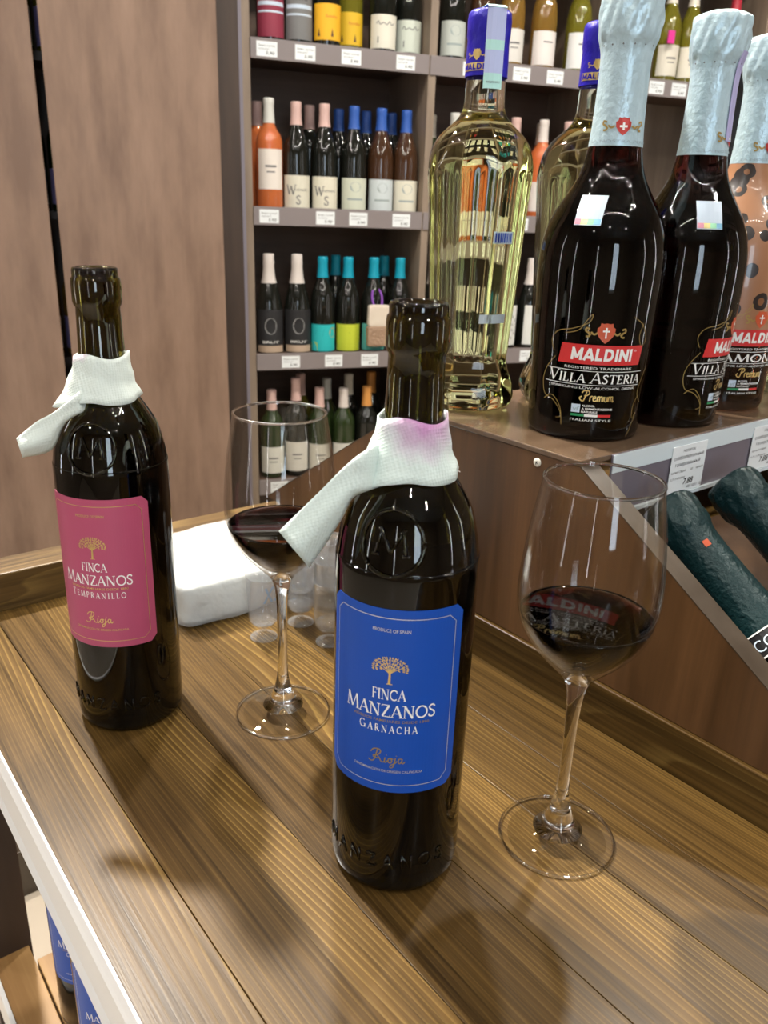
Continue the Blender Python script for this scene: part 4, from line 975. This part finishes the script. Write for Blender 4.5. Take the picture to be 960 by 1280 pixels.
def shop_bottle(label, s_, t, z, kind, glass, cap, paper=None, motif=None, group=None, hh=1.0, zl=(.018, .105), half=68):
    o = thing('shop_wine_bottle', label, 'bottle', WS(s_, TS + t, z), A_S, group); o.scale = (1, 1, hh)
    P = SBP[kind]
    k = (kind, glass)
    if k not in SCACHE: SCACHE[k] = lathe('glass_body', P, GLS[glass], o, 28).data
    else: mo('glass_body', SCACHE[k], o)
    if cap:
        k = (kind, 'cap', cap)
        if k not in SCACHE:
            zc = .205 if kind == 'champagne' else .222
            cp = [(rad(P, zz) + .0006, zz) for zz in (zc, zc + .015, .25, .262)] + [(r + .0006, zz) for r, zz in P if zz > .2625 and r > 0] + [(0, P[-1][1] + .0008)]
            SCACHE[k] = lathe('capsule', cp, pm('capsule_' + cap, CAPC[cap], .4), o, 24).data
        else: mo('capsule', SCACHE[k], o)
    if paper:
        R = max(r for r, _ in P) + .0003; th = -pi / 2 + radians(-6) - .0
        nm = 'label_%02x%02x%02x' % tuple(int(c * 255) for c in paper)
        lb = patch('label', R, th, radians(half), zl[0], zl[1], pm(nm, paper, .6), o, .0003, 0, 16)
        mf = motif or 'lines'; H = zl[1] - zl[0]; zz0 = zl[0]
        def wr(f, n, m_): return f.wrap(n, R + .0003, th, m_, lb, .0003)
        if mf == 'lines':
            wr(Flat().rect(-.016, .016, zz0 + H * .55, zz0 + H * .60, 6).rect(-.012, .012, zz0 + H * .42, zz0 + H * .45, 6), 'print', M_INK)
        elif mf == 'WS':
            f = Flat(); g, _ = serif('W'); f.add((g.V, g.F), -.034, zz0 + H * .40, .026, .026); g, _ = serif('S'); f.add((g.V, g.F), -.006, zz0 + H * .10, .024, .024)
            f.add((lambda g: (g.V, g.F))(words(-.010, .030, zz0 + H * .52, .006, 'INEMAKERS', .0))); wr(f, 'lettering', M_INK)
        elif mf == 'crest':
            wr(Flat().poly(arc(0, zz0 + H * .72, .016, .014, 0, 360, 16)).rect(-.024, .024, zz0 + H * .3, zz0 + H * .36, 6), 'print', pm('grey_green_ink', (.30, .36, .36), .5))
        elif mf == 'script':
            f = Flat().line(spl([(-.026, zz0 + H * .72), (-.02, zz0 + H * .80), (-.015, zz0 + H * .70), (-.006, zz0 + H * .76), (.004, zz0 + H * .70), (.012, zz0 + H * .80), (.018, zz0 + H * .70), (.027, zz0 + H * .76)], 4), .002)
            f.rect(-.022, -.019, zz0 + H * .15, zz0 + H * .35, 1); wr(f, 'lettering', M_INK)
        elif mf == 'emblem':
            wr(Flat().poly(arc(0, zz0 + H * .62, .018, .024, 0, 360, 18)), 'emblem', pm('pale_grey_ink', (.36, .36, .36), .5)); wr(Flat().poly(arc(0, zz0 + H * .72, .010, .010, 0, 360, 12)), 'emblem', M_BLACK)
            wr(Flat().rect(-.045, .045, zz0, zz0 + H * .16, 14), 'base_band', pm('tan_paper', (.48, .36, .26), .6)); wr(words(-.026, .026, zz0 + H * .22, .007, 'BRUT', .01), 'lettering', M_WHITE)
        elif mf == 'teal':
            c2 = pm('lime_print', (.45, .55, .04), .5); c3 = pm('deep_teal_print', (.01, .25, .30), .5)
            f = Flat().poly([(-.045, zz0), (-.02, zz0), (-.022, zz0 + H * .3), (-.032, zz0 + H * .36), (-.045, zz0 + H * .3)]); wr(f, 'print', c2)
            wr(Flat().poly([(-.02, zz0 + H * .25), (.04, zz0 + H * .15), (.045, zz0 + H * .34), (.01, zz0 + H * .45)]).poly([(-.03, zz0 + H * .6), (-.005, zz0 + H * .55), (.0, zz0 + H * .85), (-.025, zz0 + H * .8)]), 'print', c3)
            wr(Flat().poly(arc(.03, zz0 + H * .7, .014, .016, 0, 360, 12)), 'print', pm('ochre_print', (.45, .35, .12), .5))
        elif mf == 'lime':
            wr(Flat().poly([(-.045, zz0), (.045, zz0), (.045, zz0 + H * .3), (.02, zz0 + H * .2), (-.01, zz0 + H * .42), (-.045, zz0 + H * .25)]), 'print', pm('teal_print', (.01, .33, .36), .5))
            wr(Flat().line([(-.03, zz0 + H * .75), (.0, zz0 + H * .68), (.03, zz0 + H * .78)], .004), 'print', pm('deep_lime_print', (.28, .42, .03), .5))
        elif mf in ('pinkfoot', 'bluefoot'):
            c2 = pm('coral_print', (.70, .30, .25), .5) if mf == 'pinkfoot' else pm('sea_print', (.10, .28, .62), .5)
            wr(Flat().poly([(-.04, zz0), (.042, zz0), (.042, zz0 + H * .18), (.01, zz0 + H * .34), (-.02, zz0 + H * .22), (-.04, zz0 + H * .26)]), 'print', c2); wr(Flat().rect(-.012, .018, zz0 + H * .66, zz0 + H * .70, 4), 'lettering', M_INK)
        elif mf == 'diamond':
            f = Flat()
            for d_ in (.28, .62): f.line([(0 + .012, zz0 + H * (d_ - .12)), (.012 + .012, zz0 + H * d_), (.012, zz0 + H * (d_ + .12)), (-.012 + .012, zz0 + H * d_)], .004, True)
            wr(f, 'print', M_BLACK)
        elif mf == 'bands':
            wr(Flat().rect(-.04, .04, zz0 + H * .62, zz0 + H * .70, 10).rect(-.04, .04, zz0 + H * .48, zz0 + H * .52, 10), 'print', M_STK); wr(words(-.022, .022, zz0 + H * .78, .010, 'TINTO', .01), 'lettering', M_BLACK)
        elif mf == 'yellow':
            wr(words(-.010, .026, zz0 + H * .62, .007, 'Sunday', .0, .2), 'lettering', M_ORED); f = Flat()
            for x in (-.028, .010): f.poly([(x - .004, zz0 + H * .10), (x + .004, zz0 + H * .10), (x, zz0 + H * .34)])
            wr(f, 'print', M_BROWNP)
    return o
G2 = None
B = shop_bottle
z1, z2, z3, z4 = SH_Z[1], SH_Z[2], SH_Z[3], SH_Z[4]
f1, bk = .055, .150
# row over the rosé
B('dark bottle with crimson label at the start of the upper row', .522, f1, z1, 'bordeaux', 'dark', 'red', (.26, .03, .06), 'bands', zl=(.012, .13))
B('dark bottle with grey and black label next to the crimson-label one', .600, f1, z1, 'bordeaux', 'dark', 'black', (.18, .18, .18), 'bands', zl=(.012, .13))
B('dark bottle with orange-topped yellow label on the upper row', .680, f1, z1, 'burgundy', 'dark', 'yellow', (.85, .45, .02), 'yellow')
B('olive bottle with plain yellow label beside the orange-topped yellow one', .756, f1 + .035, z1, 'bordeaux', 'olive', 'yellow', (.72, .45, .02), 'yellow', zl=(.018, .098))
B('dark bottle with broad cream label and script lettering on the upper row', .843, f1, z1, 'burgundy', 'dark', 'cream', (.72, .70, .60), 'script', zl=(.012, .095))
B('dark bottle with pale green label and script lettering by the divider', .927, f1 + .02, z1, 'burgundy', 'dark', 'cream', (.58, .63, .55), 'script', zl=(.012, .092))
B('dark bottle with pale crest label just past the divider, upper row', 1.056, f1, z1, 'burgundy', 'dark', 'cream', (.50, .54, .50), 'crest', zl=(.012, .10))
B('brown-tinted bottle with grey label behind the blue excise capsule', 1.150, f1, z1, 'burgundy', 'brown', 'cream', (.50, .50, .48), 'lines')
B('amber bottle with white grey-striped label on the upper row', 1.246, f1, z1, 'burgundy', 'amber', 'cream', (.68, .66, .62), 'lines', zl=(.012, .098))
B('amber bottle with white label and coral-red foot on the upper row', 1.354, f1, z1, 'burgundy', 'amber', 'white', (.76, .71, .68), 'pinkfoot', zl=(.012, .102))
B('olive bottle with white label and blue waves on the upper row', 1.474, f1, z1, 'burgundy', 'olive', 'white', (.76, .76, .75), 'bluefoot', zl=(.012, .108))
B('olive bottle with cream label and pink tag past the second divider', 1.800, f1, z1, 'burgundy', 'olive', 'cream', (.70, .66, .56), 'lines')
B('olive bottle with cream label beside the pink-tagged one', 1.882, f1, z1, 'burgundy', 'olive', 'cream', (.72, .68, .58), 'lines')
B('green bottle with cream label and red neck toward the shelf end', 2.045, f1, z1, 'burgundy', 'green', 'red', (.72, .66, .55), 'lines')
B('green bottle with red capsule in the last bay, upper row', 2.20, f1, z1, 'burgundy', 'green', 'red', (.70, .64, .55), 'lines')
B('olive bottle with pale label in the last bay, upper row', 2.30, f1, z1, 'burgundy', 'olive', 'cream', (.68, .64, .56), 'lines')
# rosé row
B('orange rosé bottle with tall white label and white capsule', .515, f1, z2, 'bordeaux', 'rose', 'clear', (.74, .68, .62), 'lines', zl=(.05, .155), half=60)
B('orange rosé bottle standing behind the white-labelled rosé', .500, bk, z2, 'bordeaux', 'rose', 'pink')
B('dark bottle with pink capsule and cream initials label beside the rosé', .593, f1, z2, 'burgundy', 'dark', 'pink', (.66, .64, .53), 'WS', zl=(.004, .09))
B('dark bottle with pink capsule and cream initials label beside the first blue capsule', .676, f1, z2, 'burgundy', 'dark', 'pink', (.70, .67, .55), 'WS', zl=(.004, .09))
B('dark bottle with pale pink capsule in the second rank behind the initials labels', .656, bk, z2, 'bordeaux', 'dark', 'pink')
for i, (a, c, gl) in enumerate(((.765, (.58, .61, .50), 'dark'), (.849, (.55, .61, .63), 'brown'), (.927, (.68, .66, .55), 'brown'))):
    B(('dark bottle with blue capsule and grey-green label', 'brown bottle with blue capsule and pale blue label', 'brown bottle with blue capsule and cream label')[i] + ' in the rosé row', a, f1, z2, 'burgundy', gl, 'blue', c, 'crest', zl=(.004, .09))
for i, a in enumerate((.746, .832, .914)):
    B('blue-capsuled bottle in the second rank behind the %s label' % ('grey-green', 'pale blue', 'last cream')[i], a, bk, z2, 'burgundy', 'dark', 'blue', group='second rank of blue capsules')
for i, (a, c, gl) in enumerate(((1.045, 'cream', 'green'), (1.085, 'clear', 'green'))):
    B(('green bottle with cream capsule just past the divider, middle row', 'green bottle with grey-white capsule behind the pale fluted bottle')[i], a, bk - .09 * i, z2, 'bordeaux', gl, c, (.62, .62, .58), 'lines')
for i, (a, c) in enumerate(((1.195, 'white'), (1.289, 'pink'), (1.387, 'white'), (1.476, 'pink'))):
    B(('rosé bottle with white capsule nearest the divider, middle bay', 'rosé bottle with pink capsule second from the divider, middle bay', 'rosé bottle with white capsule third from the divider, middle bay', 'rosé bottle with pink capsule at the far side of the middle bay')[i], a, f1, z2, 'bordeaux', 'rose', c, (.70, .66, .62), 'lines')
for i, a in enumerate((1.34, 1.431)): B('rosé bottle with cream capsule in the second rank, %s' % ('behind the second pink capsule', 'behind the last pink capsule')[i], a, bk, z2, 'bordeaux', 'rose', 'cream', group='second rank of cream capsules')
# teal row
B('black sparkling bottle with white capsule and grey emblem at the start of its row', .508, f1, z3, 'champagne', 'dark', 'white', (.018, .018, .02), 'emblem', zl=(.004, .13))
B('black sparkling bottle with white capsule and grey emblem beside the first teal capsule', .594, f1, z3, 'champagne', 'dark', 'white', (.018, .018, .02), 'emblem', zl=(.004, .13))
B('dark bottle with teal capsule and turquoise painted label', .674, f1, z3, 'burgundy', 'dark', 'teal', (.02, .46, .48), 'teal', zl=(.004, .085))
B('dark bottle with teal capsule and lime green label', .755, f1, z3, 'burgundy', 'dark', 'teal', (.50, .58, .04), 'lime', zl=(.004, .085))
pbot = B('dark bottle with teal capsule carrying a hanging snack pouch', .838, f1, z3, 'burgundy', 'dark', 'teal', (.10, .42, .38), 'lines', zl=(.004, .085))
B('dark bottle with teal capsule next to the pouch-bearing bottle', .925, f1, z3, 'burgundy', 'dark', 'teal', (.03, .40, .42), 'teal', zl=(.004, .085))
for a, q in ((.742, 'lime green label'), (.905, 'snack pouch neighbour')): B('teal-capsuled bottle in the second rank behind the ' + q, a, bk, z3, 'burgundy', 'dark', 'teal', group='second rank of teal capsules')
for i, a in enumerate((1.04, 1.13, 1.22, 1.305, 1.392, 1.48)):
    B('dark bottle with white capsule and white diamond label, %s from the divider, teal row' % ('first', 'second', 'third', 'fourth', 'fifth', 'sixth')[i], a, f1, z3, 'champagne', 'dark', 'white', (.70, .71, .68), 'diamond', zl=(.012, .14), half=40)
# lowest row in view
for i, (a, t, kd, gl, c, pp, hh, ds) in enumerate((
    (.511, f1, 'bordeaux', 'green', 'pink', (.68, .68, .62), .98, 'pink-white capsule and white label at the start of the lowest row'),
    (.589, f1, 'bordeaux', 'dark', 'pink', (.66, .64, .58), 1.10, 'tall pink capsule and cream label in the lowest row'),
    (.628, bk, 'bordeaux', 'olive', 'pink', None, 1.08, 'pink capsule in the second rank beside the tallest one'),
    (.666, f1, 'bordeaux', 'green', 'pink', (.62, .60, .52), .985, 'pale pink capsule between the two pale labels of the lowest row'),
    (.708, bk - .03, 'bordeaux', 'green', 'grey', None, 1.04, 'marbled grey capsule in the lowest row'),
    (.747, f1, 'bordeaux', 'green', 'white', (.60, .60, .55), .97, 'white capsule beside the marbled grey one'),
    (.792, bk, 'bordeaux', 'dark', 'cream', None, 1.06, 'beige capsule in the second rank of the lowest row'),
    (.826, f1, 'bordeaux', 'dark', 'orange', (.55, .50, .42), .98, 'orange capsule in the lowest row'),
    (.872, bk, 'bordeaux', 'dark', 'orange', None, 1.08, 'tall orange capsule in the second rank'),
    (.912, f1, 'bordeaux', 'dark', 'orange', (.55, .50, .42), 1.05, 'orange capsule by the divider in the lowest row'),
    (1.33, f1, 'bordeaux', 'brown', 'red', (.5, .4, .3), 1.0, 'red capsule in the middle bay, lowest row'),
    (1.42, f1, 'bordeaux', 'brown', 'orange', (.5, .4, .3), 1.0, 'orange capsule in the middle bay, lowest row'))):
    B('bottle with ' + ds, a, t, z4, kd, gl, c, pp, 'lines', hh=hh)
# pouch with ribbon hung on the teal-capped bottle
po = thing('snack_pouch', 'beige and brown snack pouch hung on a purple ribbon from a teal-capped bottle', 'pouch', WS(.838, TS + f1 - .058, z3 + .02), A_S)
M_POUT = pm('beige_pouch', (.68, .60, .50), .5, bump=(60, .4, .003)); M_POUB = pm('nut_pouch', (.36, .24, .16), .4, bump=(110, 1.0, .006))
soft_block('pouch_window', .074, .022, .062, M_POUB, po, .002, 10, 5, 0)
soft_block('pouch_top', .070, .018, .066, M_POUT, po, .0015, 10, 6, .060)
f = Flat()
mk('ribbon', *tubes([spl([(-.012, .118), (-.016, .142), (-.010, .165), (.006, .172), (.016, .150), (.012, .120)], 4)], .0035, lambda x, y: (x, .006 + (y - .118) * .55, y), 6), pm('purple_ribbon', (.20, .04, .38), .45), po, True)
# pink tag on a far bottle
tg = thing('neck_tag', 'small pink paper tag beside an olive bottle on the upper row', 'tag', WS(1.775, TS + .004, z1 + .105), A_S)
box('tag_paper', -.012, .012, -.002, .002, 0, .035, pm('hot_pink_paper', (.70, .04, .30), .5), tg, 0)
# shelf tags
def shelf_tag(label, s_, z, wd=.056): 
    return price_tag(label, WS(s_ - wd / 2, TS - .0042, z - .040), (cos(A_S), sin(A_S), 0), (0, 0, 1), wd, .036, ('5.90', .45, .85, .15, .2), [('Вино сухое', .66, .14, .1, .9), ('красное', .46, .1, .1, .6)])
for s_, z, nm in ((.500, z1, 'under the crimson label'), (.605, z1, 'under the grey-black label'), (.735, z1, 'under the yellow labels'), (.895, z1, 'under the cream script label'), (1.10, z1, 'under the pale crest label'),
                  (1.262, z1, 'under the striped amber bottle'), (1.375, z1, 'under the coral-foot label'), (1.490, z1, 'under the blue-wave label'), (1.74, z1, 'beside the second divider'), (1.825, z1, 'under the pink tag'), (1.93, z1, 'past the pink tag'), (2.07, z1, 'under the red-necked bottle'),
                  (.500, z2, 'under the white-labelled rosé'), (.665, z2, 'under the initials labels'), (.765, z2, 'under the first blue capsule'), (.900, z2, 'under the last blue capsule'), (1.08, z2, 'past the divider under the cream capsule'), (1.30, z2, 'under the pink rosé capsules'), (1.42, z2, 'under the far rosé capsules'),
                  (.560, z3, 'under the black sparkling pair'), (.695, z3, 'under the turquoise label'), (.812, z3, 'under the snack pouch'), (.93, z3, 'under the last teal capsule'), (1.37, z3, 'under the diamond labels'), (.60, z4, 'at the lowest row'), (.52, z4, 'at the start of the lowest row')):
    shelf_tag('small white price tag on the shelf rail ' + nm, s_, z)

# ------------------------------------------------------------------ tall brown panels beside the shelving
def panel(label, a, b_, t0, t1, mat, z1_=1.95, nm='tall_wood_panel'):
    o = thing(nm, label, 'panel', WS((a + b_) / 2, TS + t1, FLOOR), A_S)
    box('board', a, b_, TS + t0, TS + t1, FLOOR, z1_, mat, o, .001, ((a + b_) / 2, TS + t1, FLOOR)); return o
panel('wide brown wood-grain panel standing next to the shelving unit', -.058, .352, -.115, -.095, M_PANEL)
panel('brown wood-grain panel standing past the narrow dark gap', -1.30, -.078, -.135, -.115, M_PANEL)
panel('narrow dark board coloured as the shaded recess between wide panel and shelving', .3555, .415, -.06, .30, M_DARK)  # dark colour stands for shade on the recessed shelving side
panel('thin strip coloured as the bluish-lit edge of the shelving side', .4165, .431, -.02, .30, pm('bluish_lit_strip', (.22, .20, .24), .5))  # bluish light on this edge is put into its colour
panel('dark board behind the panels', -1.3, .350, .20, .22, M_DARK)
for i, (z, c, pp) in enumerate(((-.10, 'white', (.6, .6, .58)), (.10, 'grey', None), (.26, 'blue', None), (.62, 'white', None))):
    pass
gs = thing('hidden_shelf', 'dark shelf glimpsed through the gap between the brown panels', 'shelf', WS(-.1, TS + .08, FLOOR), A_S)
for k, z in enumerate((-.05, .33, .70)):
    box('board', -.30, .10, TS + .0, TS + .16, z - .02, z, M_DARK, gs, 0, (-.1, TS + .08, FLOOR))
for k, z in enumerate((-.05, .33, .70)):
    for j, a in enumerate((-.115, -.035)):
        B('bottle glimpsed in the gap, %s shelf, %s' % (('lowest', 'middle', 'upper')[k], ('pale label', 'violet capsule')[j]), a, .07, z, 'bordeaux', ('amber', 'green', 'olive')[k], ('white', 'blue')[j], (.66, .64, .60) if j == 0 else (.32, .26, .55), 'lines')

# ------------------------------------------------------------------ bottles on the low shelf under the counter
for u_, v_, tx in ((.672, .167, 'blue-label bottle on the low shelf near the counter end post'), (.580, .163, 'blue-label bottle on the low shelf beside the one at the end post'), (.485, .167, 'blue-label bottle on the low shelf well away from the end post')):
    opened_bottle('unopened dark green ' + tx, W(u_, v_, -.45), radians(-80), M_BLUE, 'GARNACHA', .0157, 0, 0, None, embossed=False, neck=False)
